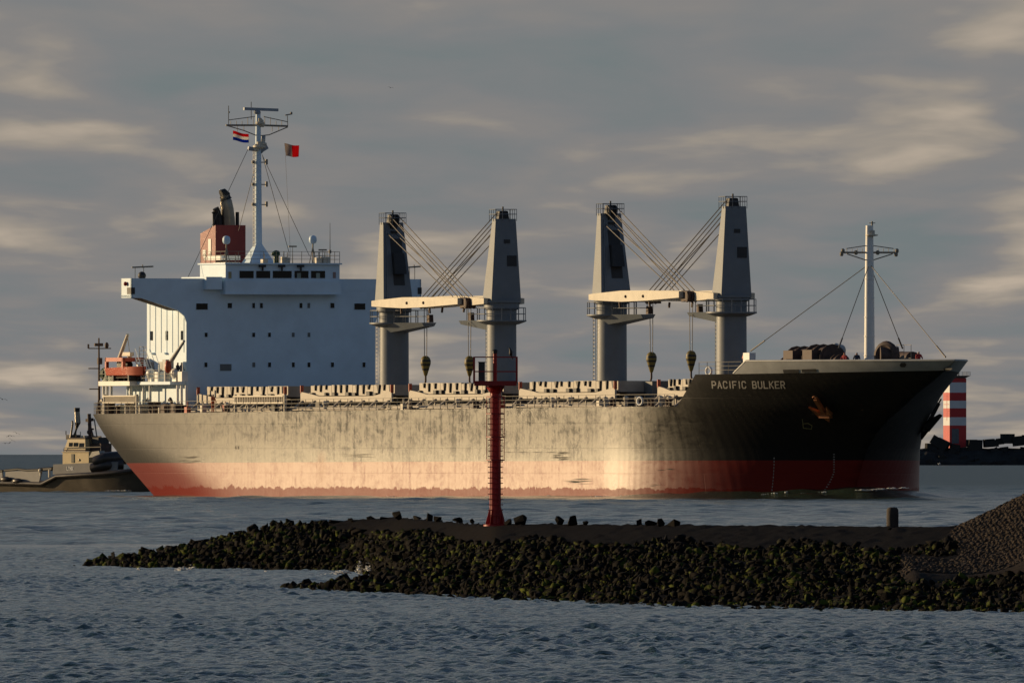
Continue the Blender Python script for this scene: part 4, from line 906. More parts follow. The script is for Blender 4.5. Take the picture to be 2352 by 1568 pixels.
# derricks
def px_at(px, py, v): u, z = S(px, py, v); return Vector((u, -v, z))
mb = MB(); mb.tube([px_at(272, 829, 10.5), px_at(293.5, 768, 10.5)], [.2, .14], 8); mb.tube([px_at(293, 770, 10.5), px_at(298, 812, 10.0)], .03, 5); mb.tube([px_at(298, 876, 10), px_at(298, 812, 10)], .22, 8); mb.beam(px_at(284, 813, 10.3), px_at(303, 813, 10.3), .4, .35); obj('boat_davit', mb, CREAM, ship, 50)
mb = MB(); mb.tube([px_at(389, 835, 10.6), px_at(423, 783, 10.6)], [.24, .12], 8); mb.tube([px_at(384, 876, 10.6), px_at(384, 838, 10.6)], .3, 8); mb.box(*(lambda p: (p.x - .4, p.x + .4, p.y - .4, p.y + .4, p.z - .5, p.z + .5))(px_at(386, 838, 10.6))); obj('provision_derrick', mb, BULW, ship, 50)
mb = MB(); mb.sphere(px_at(386, 842, 11.1), (.35, .35, .6), 8, 6); obj('derrick_motor', mb, ORANGE, ship, 60)
# raked stairs from boat deck up the house side
a0, a1 = px_at(338, 870, 10.2), px_at(322, 823, 10.2); st_ = MB()
for d in (-.5, .5): st_.beam(a0 + Vector((0, d, 0)), a1 + Vector((0, d, 0)), .08, .22); st_.tube([a0 + Vector((0, d, .9)), a1 + Vector((0, d, .9))], .04, 5)
for k in range(9): p = a0.lerp(a1, (k + .5) / 9); st_.box(p.x - .12, p.x + .12, p.y - .5, p.y + .5, p.z - .03, p.z + .03)
obj('stair_ladder', st_, WHITE, ship)
mb = MB(); p = px_at(322, 822, 10.2); mb.box(UH - DEPTH - 2.2, UH - DEPTH + .2, -vL, vL, p.z - .12, p.z); obj('upper_gallery', mb, CREAM, ship)
railing('upper_gallery_railing', [P3(UH - DEPTH - 2.1, -3, p.z), P3(UH - DEPTH - 2.1, vL - .1, p.z), P3(UH - DEPTH, vL - .1, p.z)], 1.05, 1.2, RAILM, ship)
# green locker, drums, mooring gear on the poop
mb = MB(); u, z = S(235, 872, 10.8); u2 = S(261, 872, 10.8)[0]; zt_ = S(240, 846, 10.8)[1]; mb.box(u, u2, -10.8, -9.2, zs_ + .22, zt_); mb.sphere(((u + .1), -10.6, zs_ + .9), (.5, .5, .6), 8, 6); obj('green_locker', mb, GREEN, ship)
rs = random.Random(5)
for i in range(16):
    px_ = 225 + i * 13.0; v = rs.uniform(10.2, 12.0); u, _ = S(px_, 940, v); u = max(u, 1.2); v = min(v, bhalf(u, 7.4) - .8); zd = deck_z(u); mb = MB(); k = i % 4
    if k == 0: mb.tube([(u - .5, -v, zd + .5), (u + .5, -v, zd + .5)], .42, 10); mb.box(u - .6, u + .6, -v - .4, -v + .4, zd, zd + .3); nm = 'mooring_reel'
    elif k == 1: mb.tube([(u, -v, zd), (u, -v, zd + 1.1), (u - .3, -v, zd + 1.35), (u - .6, -v, zd + 1.2)], .14, 8); nm = 'swan_neck_vent'
    elif k == 2: mb.box(u - .5, u + .5, -v - .4, -v + .4, zd, zd + rs.uniform(.7, 1.3)); mb.box(u - .3, u + .2, -v - .45, -v - .4, zd + .2, zd + .6); nm = 'poop_locker'
    else: mb.lathe([(.2, zd), (.18, zd + .6), (.27, zd + .66), (.27, zd + .75)], 10, (u, -v)); mb.lathe([(.2, zd), (.18, zd + .6), (.27, zd + .66), (.27, zd + .75)], 10, (u + .8, -v)); nm = 'mooring_bollard'
    obj(nm, mb, rs.choice([CREAM, RUSTD, DARK, CREAM]), ship, 40)
for i in range(5):                    # fittings on the boat deck
    px_ = (318, 345, 365, 402, 420)[i]; v = 10.3; u, z = S(px_, 872, v); mb = MB(); zb_ = zs_ + .16
    if i % 2: mb.sphere((u, -v, zb_ + .75), (.75, .45, .5), 10, 8); mb.box(u - .5, u + .5, -v - .1, -v + .1, zb_, zb_ + .4); nm = 'liferaft_canister'
    else: mb.box(u - .5, u + .5, -v - .3, -v + .3, zb_, zb_ + .9); mb.tube([(u, -v, zb_ + .9), (u, -v, zb_ + 1.6)], .06, 6); nm = 'fire_locker'
    obj(nm, mb, WHITE, ship, 40)
# stern light mast
u_ = 2.2; q = lambda px, py: (lambda vz: Vector((u_, -vz[0], vz[1])))(T(px, py, u_))
mb = MB(); mb.tube([q(228, 950), q(227, 776)], [.14, .07], 6); mb.tube([q(203, 797), q(203, 800), q(255, 800)], .05, 5); mb.tube([q(203, 800), q(203, 790)], .09, 5); mb.tube([q(203, 846), q(226, 846)], .05, 5); mb.tube([q(205, 893), q(226, 893)], .05, 5); mb.box(*(lambda p: (p.x - .15, p.x + .15, p.y - .2, p.y + .2, p.z - .3, p.z + .3))(q(229, 829))); mb.tube([q(228, 905), q(222, 950)], .06, 5); sm = obj('stern_mast', mb, RUSTD, ship)
mb = MB(); mb.box(*(lambda a, b: (a.x - .1, a.x + .1, a.y, b.y, a.z, b.z))(q(217, 795), q(236, 788))); mb.sphere(q(245, 793), (.2, .2, .3), 6, 5); obj('stern_lantern', mb, RUSTD, sm)
o = MB(); g = q(217, 775); h_ = q(240, 786)

# ---------------------------------------------------------------- things carried by the ship
SM = Matrix.Translation((X0, Y0, 0)) @ Matrix.Rotation(-(math.pi / 2 - TH), 4, 'Z')
def world_of(u, v, z): return SM @ Vector(P3(u, v, z))
# rescue boat in its cradle frame
u0, z0 = S(262, 868, 11.0); u1, _ = S(327, 868, 11.0); zt_ = S(300, 821, 11)[1]; zb_ = zs_ + .62; ln = u1 - u0
rb = empty('rescue_boat', world_of((u0 + u1) / 2, 10.9, zs_ + .22), -(math.pi / 2 - TH)); tag(rb, 'orange rescue boat with square canopy frame stowed behind the deckhouse', 'boat')
mb = MB(); ns = 12; vs = []; hw = 1.05
for i in range(ns + 1):
    t = i / ns; x = (t - .5) * ln; w = hw * (1 - max(0, (t - .55) / .45) ** 2.2) ** .7 if t < 1 else .04; kz = .15 + .45 * max(0, (t - .6) / .4) ** 2
    vs += [(x, -w, 1.2 + .15 * t), (x, -w * .85, .55), (x, 0, kz + .15), (x, w * .85, .55), (x, w, 1.2 + .15 * t)]
fs = [(i * 5 + j, (i + 1) * 5 + j, (i + 1) * 5 + j + 1, i * 5 + j + 1) for i in range(ns) for j in range(4)] + [(0, 1, 2, 3, 4)] + [(i * 5, i * 5 + 4, (i + 1) * 5 + 4, (i + 1) * 5) for i in range(ns)]
mb.add(vs, fs); obj('boat_hull', mb, ORANGE, rb, 50)
mb = MB(); H = zt_ - zs_ - .22; x0_, x1_ = -ln * .47, ln * .12
for x in (x0_, x1_):
    for y in (-.9, .9): mb.box(x - .16, x + .16, y - .14, y + .14, 1.1, H)
mb.box(x0_ - .16, x1_ + .16, -1.04, 1.04, H - .36, H); obj('canopy_frame', mb, ORANGE, rb)
mb = MB(); mb.box(-ln * .3, -ln * .1, -.4, .4, 1.15, 1.8); mb.sphere((-ln * .02, 0, 1.5), (.5, .4, .35), 8, 6); obj('engine_cover', mb, BLACK, rb)
mb = MB()
for x in (-ln * .3, ln * .25): mb = MB(); mb.box(x - .15, x + .15, -.8, .8, 0, .52); obj('boat_cradle', mb, DARK, rb)

def person(u, v, z, jacket, head, legs, label, pose=0, rz=0):
    """one continuous figure: skinned skeleton, clothing colours by height"""
    me = bpy.data.meshes.new('person'); J = {'pel': (0, 0, .95, .15), 'che': (0, .02, 1.32, .19), 'nec': (0, 0, 1.52, .07), 'hed': (0, .02, 1.62, .105), 'top': (0, .02, 1.75, .09)}
    for s, n in ((1, 'l'), (-1, 'r')):
        J['hip' + n] = (s * .10, 0, .90, .11); J['kne' + n] = (s * .12, .05 * pose, .50, .075); J['ank' + n] = (s * .13, -.02, .09, .055); J['toe' + n] = (s * .14, .16, .04, .05)
        J['sho' + n] = (s * .20, 0, 1.43, .085); J['elb' + n] = (s * .29, .06 + .1 * pose, 1.15, .06); J['han' + n] = (s * .24, .22 + .1 * pose, .98 + .12 * pose, .045)
    ks = list(J); ix = {k: i for i, k in enumerate(ks)}
    E = [('pel', 'che'), ('che', 'nec'), ('nec', 'hed'), ('hed', 'top')] + [e for n in 'lr' for e in (('pel', 'hip' + n), ('hip' + n, 'kne' + n), ('kne' + n, 'ank' + n), ('ank' + n, 'toe' + n), ('che', 'sho' + n), ('sho' + n, 'elb' + n), ('elb' + n, 'han' + n))]
    me.from_pydata([J[k][:3] for k in ks], [(ix[a], ix[b]) for a, b in E], [])
    o = bpy.data.objects.new('person', me); COL.objects.link(o)
    md = o.modifiers.new('skin', 'SKIN'); md.use_smooth_shade = True
    for k in ks: sv = me.skin_vertices[0].data[ix[k]]; sv.radius = (J[k][3],) * 2; sv.use_root = k == 'pel'
    o.modifiers.new('sub', 'SUBSURF').render_levels = 2
    m = bpy.data.materials.new('person_clothes'); m.use_nodes = True; nt = m.node_tree; t = N(nt, 'ShaderNodeTexCoord'); sp = N(nt, 'ShaderNodeSeparateXYZ'); L(nt, t.outputs['Object'], sp.inputs[0])
    c = ramp(nt, mth(nt, 'MULTIPLY', sp.outputs[2], .5), [(0, (.03, .03, .03)), (.06, legs), (.485, jacket), (.755, (.45, .26, .18)), (.835, head)], 'CONSTANT'); L(nt, c, nt.nodes['Principled BSDF'].inputs['Base Color']); nt.nodes['Principled BSDF'].inputs['Roughness'].default_value = .8
    me.materials.append(m); o.location = world_of(u, v, z); o.rotation_euler = (0, 0, rz); return tag(o, label, 'person', 'crew on deck')
def fore_person(px, v, *a, **k):
    for _ in range(12): u, _z = S(px, 820, v); v = .5 * v + .5 * min(v, bhalf(u, fz(u)) - .75)
    person(u, v, fz(u) - .05, *a, **k)
fore_person(1940, 5.7, (.34, .02, .025), (.30, .03, .03), (.03, .03, .05), 'person in red jacket standing left of the white fore mast', pose=1, rz=2.5)
fore_person(1968, 5.0, (.03, .035, .06), (.75, .74, .70), (.03, .03, .05), 'person in dark clothes and white helmet beside the white fore mast', pose=0, rz=2.9)
fore_person(2110, .8, (.33, .02, .02), (.70, .68, .64), (.05, .02, .02), 'person in red coverall near the tip of the bow', pose=1, rz=3.4)
for px_, c_, lb in ((408, (.03, .03, .035), 'person in dark clothes on the side gallery, farther from the house corner'), (417, (.03, .04, .07), 'person in dark clothes on the side gallery, nearer the house corner')):
    u, z = S(px_, 870, 10.2); person(u, 10.2, zs_ + .16, c_, (.05, .05, .05), (.03, .03, .05), lb, rz=-2.0)
u, _ = S(489, 940, 12.6); person(u, 12.6, deck_z(u) - .06, (.50, .12, .04), (.75, .72, .65), (.40, .10, .04), 'person in orange coverall at the rail beside the aftmost hatch', rz=-2.2)
# lifebuoys on the rails
def lifebuoy(px, py, v, label):
    u, z = S(px, py, v); mb = MB(); mb.ring((0, 0, 0), .33, .10, Vector((.35, -.9, 0)), 20, 8); o = obj('lifebuoy', mb, WHITE, None, 60); o.location = world_of(u, v, z); o.rotation_euler = (0, 0, -(math.pi / 2 - TH)); tag(o, label, 'lifebuoy', 'lifebuoys on the ship rails')
u, z = S(1628, 852, 13.4); lifebuoy(1628, 852, bhalf(u, fz(u)) + .02, 'white ring lifebuoy on the forecastle rail')
u, z = S(1470, 921, 14.2); lifebuoy(1470, 921, bhalf(u, 8) + .02, 'white ring lifebuoy on the main deck rail near the bow step')
# ================================================================ TUG astern
DT = sea_D(1131)
tug = empty('tugboat', at(240, 1131, DT), R(-45)); tag(tug, 'black-hulled tugboat with cream wheelhouse, partly hidden behind the ship stern', 'tugboat')
tug.location.z = 0
kt = DT / F
cP, sP = math.cos(R(45)), math.sin(R(45))
tx = lambda px, y=-3.0: ((px - 240) * kt - y * sP) / cP          # photo column on the fore-and-aft plane y of the tug
tz = lambda py: HC - (py - HY) * kt
def tpt(px, py, y=0): return Vector((tx(px, y), y, tz(py)))
# hull: low working deck aft (left), raised forebody (right)
prof = [(-150, 1107), (-60, 1108), (0, 1109), (98, 1112), (133, 1094), (200, 1090), (255, 1086), (295, 1080), (318, 1074), (330, 1068)]
st = []
for px, py in prof:
    x = tx(px, -3.6); t = (px + 150) / 480; b = 3.6 * (1 - min(1, max(0, (t - .70) / .30)) ** 2.4) ** .6 * (.9 + .1 * min(1, t * 6)); b = max(b, .08); st.append((x, b, tz(py)))
mb = MB(); vs = []; nz = 7
for x, b, zt in st:
    for s in (-1, 1):
        for j in range(nz): f = j / (nz - 1); z = lerp(-1.0, zt, f); vs.append((x - (1 - f) * .25 * (x > 2) * (x / 4), s * b * (.80 + .20 * f ** .7), z))
n2 = 2 * nz
fs = []
for i in range(len(st) - 1):
    for s in range(2):
        for j in range(nz - 1): a = i * n2 + s * nz + j; fs.append((a, a + n2, a + n2 + 1, a + 1))
    a = i * n2 + nz - 1; fs.append((a, a + n2, a + n2 + nz, a + nz))
fs.append(tuple(range(nz)) + tuple(range(n2 - 1, nz - 1, -1)))
mb.add(vs, fs); obj('hull', mb, TUGH, tug, 35)
for s in (-1, 1):
    mb = MB(); mb.tube([(x, s * (b + .12), z + .02) for x, b, z in st], .24, 8); obj('rubbing_fender', mb, RUBB, tug, 60)
yS = -3.55
mb = MB(); mb.hexa([(tx(121, yS), yS, tz(1089)), (tx(260, yS), yS + .6, tz(1089)), (tx(260, yS), yS + .75, tz(1089)), (tx(121, yS), yS + .15, tz(1089)), (tx(122, yS), yS, tz(1066)), (tx(262, yS), yS + .6, tz(1060)), (tx(262, yS), yS + .75, tz(1060)), (tx(122, yS), yS + .15, tz(1066))]); nb = obj('name_bulwark', mb, TUGG, tug)
lt = MB(); x = tx(152, yS)
for ch in 'LYNX':
    for q_ in strokes(ch, x, tz(1079.5), .16, .36, .07): lt.prism([(a, yS - .012 + (a - tx(121, yS)) * (.6 / (tx(260, yS) - tx(121, yS))), b) for a, b in q_], (0, -.01, 0))
    x += .235
obj('name_lettering', lt, WHITE, nb)
mb = MB(); mb.hexa([(tx(9, yS), yS, tz(1108)), (tx(88, yS), yS, tz(1110)), (tx(88, yS), yS + .15, tz(1110)), (tx(9, yS), yS + .15, tz(1108)), (tx(10, yS), yS, tz(1082)), (tx(95, yS), yS, tz(1080)), (tx(95, yS), yS + .15, tz(1080)), (tx(10, yS), yS + .15, tz(1082))]); mb.hexa([(tx(-120, yS), yS, tz(1106)), (tx(4, yS), yS, tz(1107)), (tx(4, yS), yS + .15, tz(1107)), (tx(-120, yS), yS + .15, tz(1106)), (tx(-120, yS), yS, tz(1086)), (tx(2, yS), yS, tz(1084)), (tx(2, yS), yS + .15, tz(1084)), (tx(-120, yS), yS + .15, tz(1086))]); obj('aft_bulwark', mb, TUGG, tug)
mb = MB(); mb.tube([tpt(8, 1080, yS), tpt(40, 1077, yS), tpt(60, 1079.5, yS), tpt(96, 1078, yS)], .13, 6); mb.tube([tpt(88, 1078, yS + 1), tpt(120, 1076, yS + 1)], .2, 6); mb.tube([tpt(-100, 1085, yS), tpt(4, 1081, yS)], .13, 6); obj('bulwark_rail', mb, BLACK, tug)
for px, py in ((10, 1100), (38, 1104), (-30, 1101)): mb = MB(); mb.sphere(tpt(px, py, yS - .25), (.75, .3, .28), 10, 8); obj('tyre_fender', mb, RUBB, tug, 60)
mb = MB(); mb.sphere(tpt(92, 1080, yS), .22, 8, 6); mb.tube([tpt(92, 1092, yS), tpt(92, 1080, yS)], .1, 6); mb.tube([tpt(113, 1096, yS), tpt(113, 1078, yS)], .12, 6); obj('towing_post', mb, CREAM, tug, 50)
mb = MB(); mb.box(tx(143, -1.6), tx(204, -1.6), -1.6, 1.6, 1.2, tz(1038)); mb.box(tx(142, -1.6), tx(206, -1.6), -1.7, 1.7, tz(1038), tz(1036.5)); dh_ = obj('deckhouse', mb, TUGC, tug)
mb = MB(); mb.box(tx(164, -1.6), tx(170, -1.6), -1.65, -1.58, tz(1062), tz(1042)); obj('door', mb, mat('tug_door', (.12, .11, .08), .6), dh_)
mb = MB(); mb.sphere(tpt(182, 1056, -1.62), (.11, .05, .13), 8, 6); obj('porthole', mb, GLASS, dh_)
wm = MB(); wm.hexa([(tx(145, -1.3), -1.3, tz(1036)), (tx(196, -1.3), -1.3, tz(1036)), (tx(196, -1.3), 1.3, tz(1036)), (tx(145, -1.3), 1.3, tz(1036)), (tx(152, -1.3), -1.1, tz(1007)), (tx(192, -1.3), -1.1, tz(1007)), (tx(192, -1.3), 1.1, tz(1007)), (tx(152, -1.3), 1.1, tz(1007))]); wo_ = obj('wheelhouse', wm, TUGC, tug)
def tw(x0, x1, y0, y1):
    f0 = (1036 - y0) / 29; f1 = (1036 - y1) / 29; a = -1.3 + .2 * f0 - .03; b = -1.3 + .2 * f1 - .03
    mb = MB(); mb.add([(tx(x0, -1.3), b, tz(y1)), (tx(x1, -1.3), b, tz(y1)), (tx(x1, -1.3), a, tz(y0)), (tx(x0, -1.3), a, tz(y0))], [(0, 1, 2, 3)]); obj('window', mb, GLASS, wo_)
tw(180, 191, 1017, 1027); tw(156, 164, 1016, 1025); tw(167, 177, 1016, 1025)
mb = MB(); mb.box(tx(150, -1.3), tx(194, -1.3), -1.2, 1.2, tz(1007), tz(1005)); mb.box(tx(146, -1.3), tx(198, -1.3), -1.42, 1.42, tz(1034), tz(1032)); obj('wheelhouse_roof', mb, RUSTD, wo_)
for pts, r in ((((169, 1008), (178, 970), (176, 938)), [.3, .3, .26]), (((161, 1006), (166, 973), (165, 966)), .1)):
    mb = MB(); mb.tube([tpt(a, b, -.8) for a, b in pts], r, 10); obj('exhaust_pipe', mb, PIPE, tug, 40)
mb = MB(); mb.tube([tpt(176, 945, -.8), tpt(176, 936, -.8)], .30, 10); obj('exhaust_cap', mb, BLACK, tug, 40)
mb = MB(); mb.tube([tpt(207, 1008), tpt(204, 950)], .2, 8); mb.tube([tpt(215, 1008), tpt(206, 975)], .1, 6); mb.tube([tpt(196, 1003), tpt(232, 1003)], .08, 6); mb.tube([tpt(202, 985), tpt(214, 985)], .09, 6); mb.beam(tpt(198, 965), tpt(212, 963), .3, .3); mb.sphere(tpt(205, 992), .28, 8, 6); mb.beam(tpt(202, 1015), tpt(218, 1015), .5, .6); obj('signal_mast', mb, RUSTD, tug, 50)
mb = MB(); mb.hexa([(tx(205, -2.4), -2.4, tz(1050)), (tx(232, -2.4), -2.4, tz(1048)), (tx(232, -2.4), -1.6, tz(1048)), (tx(205, -2.4), -1.6, tz(1050)), (tx(212, -2.4), -2.4, tz(1037)), (tx(228, -2.4), -2.4, tz(1035)), (tx(228, -2.4), -1.6, tz(1035)), (tx(212, -2.4), -1.6, tz(1037))]); obj('life_raft', mb, mat('raft_grey', (.40, .38, .32), .5), tug)
mb = MB(); mb.tube([tpt(238, 1052, -2), tpt(256, 1052, -2)], .6, 12); obj('towing_winch', mb, BLACK, tug, 40)
mb = MB(); mb.tube([tpt(262, 1046), tpt(290, 1020), tpt(330, 985)], .06, 5); obj('tow_line', mb, WIRE, tug)

mb = MB(); mb.tube([tpt(222, 1060, -3.2), tpt(245, 1052, -3.0), tpt(270, 1050, -2.0), tpt(290, 1052, -.8)], .62, 10); mb.tube([tpt(214, 1074, -3.3), tpt(250, 1068, -3.0), tpt(285, 1066, -1.8)], .5, 10); obj('bow_fender', mb, RUBB, tug, 60)
for a_, b_, c_, d_, m_ in ((206, 232, 1036, 1018, RUSTD), (212, 226, 1018, 1004, DARK), (150, 160, 1007, 998, DARK), (184, 193, 1007, 1000, CREAM), (226, 240, 1060, 1040, DARK)): mb = MB(); mb.box(tx(a_, -.6), tx(b_, -.6), -.6, .9, tz(c_) - .1, tz(d_)); mb.tube([tpt(a_, d_, -.5), tpt(a_, d_ - 9, -.5)], .05, 5); obj('deck_locker', mb, m_, tug)
mb = MB(); mb.tube([tpt(146, 1036, -1.4), tpt(146, 1028, -1.4), tpt(232, 1026, -1.4), tpt(232, 1036, -1.4)], .04, 5); mb.tube([tpt(196, 1002, 0), tpt(232, 1002, 0)], .06, 5); mb.tube([tpt(222, 1003, 0), tpt(216, 962, 0)], .07, 5); obj('bridge_railing', mb, RAILM, tug)
# ================================================================ LIGHTHOUSE on the far mole
DL = 7500.0; kl = DL / F
def lp(px, py): return at(px, py, DL)
lh = empty('lighthouse', (lp(2196, 1068).x, DL + 22, 0), R(19)); tag(lh, 'square red and white banded lighthouse on the dark breakwater beyond the bow', 'lighthouse')
lz = lambda py: HC - (py - HY) * kl
hw = 52 * kl / 2 / (math.cos(R(19)) + math.sin(R(19))); hd = hw * 1.05
bands = [(1040, 976.5, 1), (976.5, 957.5, 0), (957.5, 937, 1), (937, 919.5, 0), (919.5, 901, 1), (901, 877.5, 0), (877.5, 868, 1)]
for a, b, r in bands:
    mb = MB(); mb.box(-hw, hw, -hd, hd, lz(a), lz(b)); obj('tower_band', mb, LHR if r else LHW, lh)
mb = MB(); t = lz(868); mb.hexa([(-hw * .9, -hd * .9, t), (hw * .9, -hd * .9, t), (hw * .9, hd * .9, t), (-hw * .9, hd * .9, t), (-hw * 1.05, -hd * 1.25, t + .9), (hw * 1.45, -hd * 1.25, t + .9), (hw * 1.45, hd, t + .9), (-hw * 1.05, hd, t + .9)]); obj('gallery', mb, mat('gallery_grey', (.2, .19, .19), .6), lh)
mb = MB(); z = t + .9
for p, q_ in (((-1, -1.2), (1.4, -1.2)), ((1.4, -1.2), (1.4, .95)), ((-1, -1.2), (-1, .95))):
    a, b = Vector((p[0] * hw, p[1] * hd, z)), Vector((q_[0] * hw, q_[1] * hd, z))
    for hh in (.6, 1.2): mb.tube([a + Vector((0, 0, hh)), b + Vector((0, 0, hh))], .06, 4)
    for k in range(6): c = a.lerp(b, k / 5); mb.tube([c, c + Vector((0, 0, 1.2))], .06, 4)
obj('gallery_railing', mb, mat('gallery_grey', (.2, .19, .19), .6), lh)
mb = MB(); z1_ = lz(860); z2_ = lz(850)
for x in (-.4, .35):
    for y in (-.4, .4): mb.tube([(x * hw, y * hd, z), (x * hw, y * hd, z2_)], .12, 6)
mb.tube([(0, 0, z), (0, 0, z2_)], .5, 8); mb.tube([(-.4 * hw, -.4 * hd, z), (.35 * hw, -.4 * hd, z2_)], .07, 4); mb.tube([(.35 * hw, -.4 * hd, z), (-.4 * hw, -.4 * hd, z2_)], .07, 4); obj('lantern_frame', mb, RAILM, lh)
mb = MB(); mb.box(-hw * .62, hw * .42, -hd * .6, hd * .6, z2_, z2_ + 1.35); obj('lantern_roof', mb, LHR, lh)
mb = MB(); mb.box(-hw * .75, hw * .1, -hd - .06, -hd, lz(1018), lz(984)); obj('tower_door', mb, mat('door_dull_grey', (.14, .15, .16), .7), lh)
mb = MB(); mb.box(-hw - .05, -hw, -hd * .2, -hd * .1, lz(965), lz(900))
for py in (908, 928, 943): mb.box(-hw - .05, -hw, -hd * .8, hd * .8, lz(py) - .08, lz(py) + .08)
obj('side_glazing_bars', mb, LHR, lh)

# far mole of concrete blocks
fm_ = MB(); xs = np.linspace(lp(2040, 1068).x, lp(2352, 1068).x + 260, 120); rr = np.random.RandomState(4)
vs = []
for i, x in enumerate(xs):
    h = 5.6 + rr.uniform(-.5, .5); vs += [(x, DL + rr.uniform(-1, 1), -1.5), (x, DL + 2 + rr.uniform(-1, 1), 1.2 + rr.uniform(-.5, .5)), (x, DL + 8 + rr.uniform(-1.5, 1.5), 3.8 + rr.uniform(-.6, .6)), (x, DL + 14, h), (x, DL + 34, h), (x, DL + 52, -1.5)]
fm_.add(vs, [(i * 6 + j, (i + 1) * 6 + j, (i + 1) * 6 + j + 1, i * 6 + j + 1) for i in range(119) for j in range(5)])
mole = obj('far_mole', fm_, CONC, None); mole['kind'] = 'structure'
def cblock(x, y, z, s, rot):
    mb = MB(); mb.box(-.5, .5, -.5, .5, -.5, .5); o = obj('concrete_block', mb, CONC, mole) if not hasattr(cblock, 'o') else share(cblock.o, mole)
    cblock.o = o; o.location = (x, y, z); o.scale = s; o.rotation_euler = rot
# skyline blocks as the photograph shows them: (x0, x1, top)
for x0, x1, yt, tilt in ((2128, 2152, 1018, .05), (2140, 2166, 1003, .55), (2152, 2180, 1009, .45), (2185, 2205, 1020, .2), (2223, 2244, 1009, 0), (2225, 2256, 1009.5, .02), (2262, 2285, 1008, -.08), (2276, 2296, 1009, .04), (2290, 2308, 1006, -.1), (2302, 2330, 996, .0), (2328, 2356, 1001, -.1), (2352, 2380, 999, .05), (2384, 2410, 1004, .1)):
    w = (x1 - x0) * kl; a, b = lp(x0, yt), lp(x1, yt); hgt = w * .8; cblock((a.x + b.x) / 2, DL + 13, a.z - hgt / 2, (w, w, hgt), (.0, tilt, rr.uniform(-.4, .4)))
for i in range(110):
    x = rr.uniform(lp(2060, 0).x, lp(2352, 0).x + 40); f = rr.uniform(0, 1); s = rr.uniform(1.4, 2.6); cblock(x, DL + 1 + f * 12, f * 5.0, (s, s, s * rr.uniform(.6, 1)), tuple(rr.uniform(-.5, .5, 3)))

# ================================================================ NEAR BREAKWATER
RX = [-30, -16.0, -11.6, -8.2, -4.1, -2.0, -.5, 4, 14.3, 40]; RD = [850, 820, 815, 806, 795, 738, 682, 662, 640, 600]; RH = [-2.6, -.2, .66, 1.46, 1.78, 1.80, 1.90, 1.93, 1.93, 2.0]
NX_ = [-30, -15.6, -11, -5.6, -4.6, -3.9, -3.0, -.45, 4, 9, 13, 20, 40]; ND = [838, 808, 790, 776, 752, 700, 652, 625, 600, 583, 574, 566, 545]
def lobe(X, D):
    t = np.clip((X + 6.5) / 4.5, 0, 1); dc = 668 - 16 * t; w = 4 + 14 * t
    return (.12 + .62 * t) * (1 - ((D - dc - 3) / w) ** 2) - .12 + np.where(X < -6.5, (X + 6.5) * .8, 0)
def emb(X, D):
    top = np.minimum(1.66 + .10 * (X - 12) + .16 * np.log1p(np.exp(np.clip((X - 12.3) / .4, -20, 60))), 6.0) - .35 * np.maximum(X - 48, 0) - .6 * np.maximum(10.5 - X, 0)
    return top + (.015 + .012 * np.clip((X - 10.5) / 2.5, 0, 1)) * np.minimum(D - 640, 0) + .16 * np.minimum(D - 598, 0) - .02 * np.maximum(D - 648, 0) - .10 * np.maximum(D - 690, 0)
def dam_main(X, D):
    dr = np.interp(X, RX, RD); hr = np.interp(X, RX, RH); dn = np.interp(X, NX_, ND)
    t = (D - dn) / np.maximum(dr - dn, 4); up = np.where(t > 0, hr * np.clip(t, 1e-6, 1) ** .82, 1.2 * t)
    back = np.where(D > dr + 5, -(D - dr - 5) * .10, 0)
    return up + back - .35 * np.maximum(X - 46, 0)
def dam_h(X, D): return np.maximum(dam_main(X, D), lobe(X, D))
def rock_material():
    m = bpy.data.materials.new('weedy_rubble'); m.use_nodes = True; nt = m.node_tree; b = nt.nodes['Principled BSDF']
    g = N(nt, 'ShaderNodeNewGeometry'); s = N(nt, 'ShaderNodeSeparateXYZ'); L(nt, g.outputs['Position'], s.inputs[0])
    pv = comb(nt, s.outputs[0], mth(nt, 'MULTIPLY', s.outputs[1], .25), s.outputs[2])
    n1_ = noise(nt, pv, 2.6, 5, .65); n2_ = noise(nt, pv, 6.0, 5, .65)
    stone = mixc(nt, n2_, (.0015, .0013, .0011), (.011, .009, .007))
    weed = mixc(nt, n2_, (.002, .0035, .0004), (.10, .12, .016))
    wk = mth(nt, 'MULTIPLY', smooth(nt, n1_, .53, .62), mth(nt, 'SUBTRACT', 1.0, smooth(nt, s.outputs[2], 1.25, 1.75)))
    L(nt, mixc(nt, wk, stone, weed), b.inputs['Base Color']); b.inputs['Roughness'].default_value = .85; b.inputs['Specular IOR Level'].default_value = .06
    bp = N(nt, 'ShaderNodeBump'); bp.inputs['Strength'].default_value = .7; bp.inputs['Distance'].default_value = .03; L(nt, noise(nt, pv, 14, 5, .7), bp.inputs['Height']); L(nt, bp.outputs[0], b.inputs['Normal'])
    return m
ROCK = rock_material()
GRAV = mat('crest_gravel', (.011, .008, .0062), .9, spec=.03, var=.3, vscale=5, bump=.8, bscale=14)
xs = np.concatenate([np.linspace(-18, 22, 220), np.linspace(22.5, 62, 60)]); ds = np.linspace(535, 860, 310); XX, DD = np.meshgrid(xs, ds)
HH = dam_h(XX, DD) - .03 + np.random.RandomState(2).normal(0, .02, XX.shape)
brk = grid_obj('breakwater', np.stack([XX, DD, HH], -1), GRAV, None); brk['kind'] = 'structure'
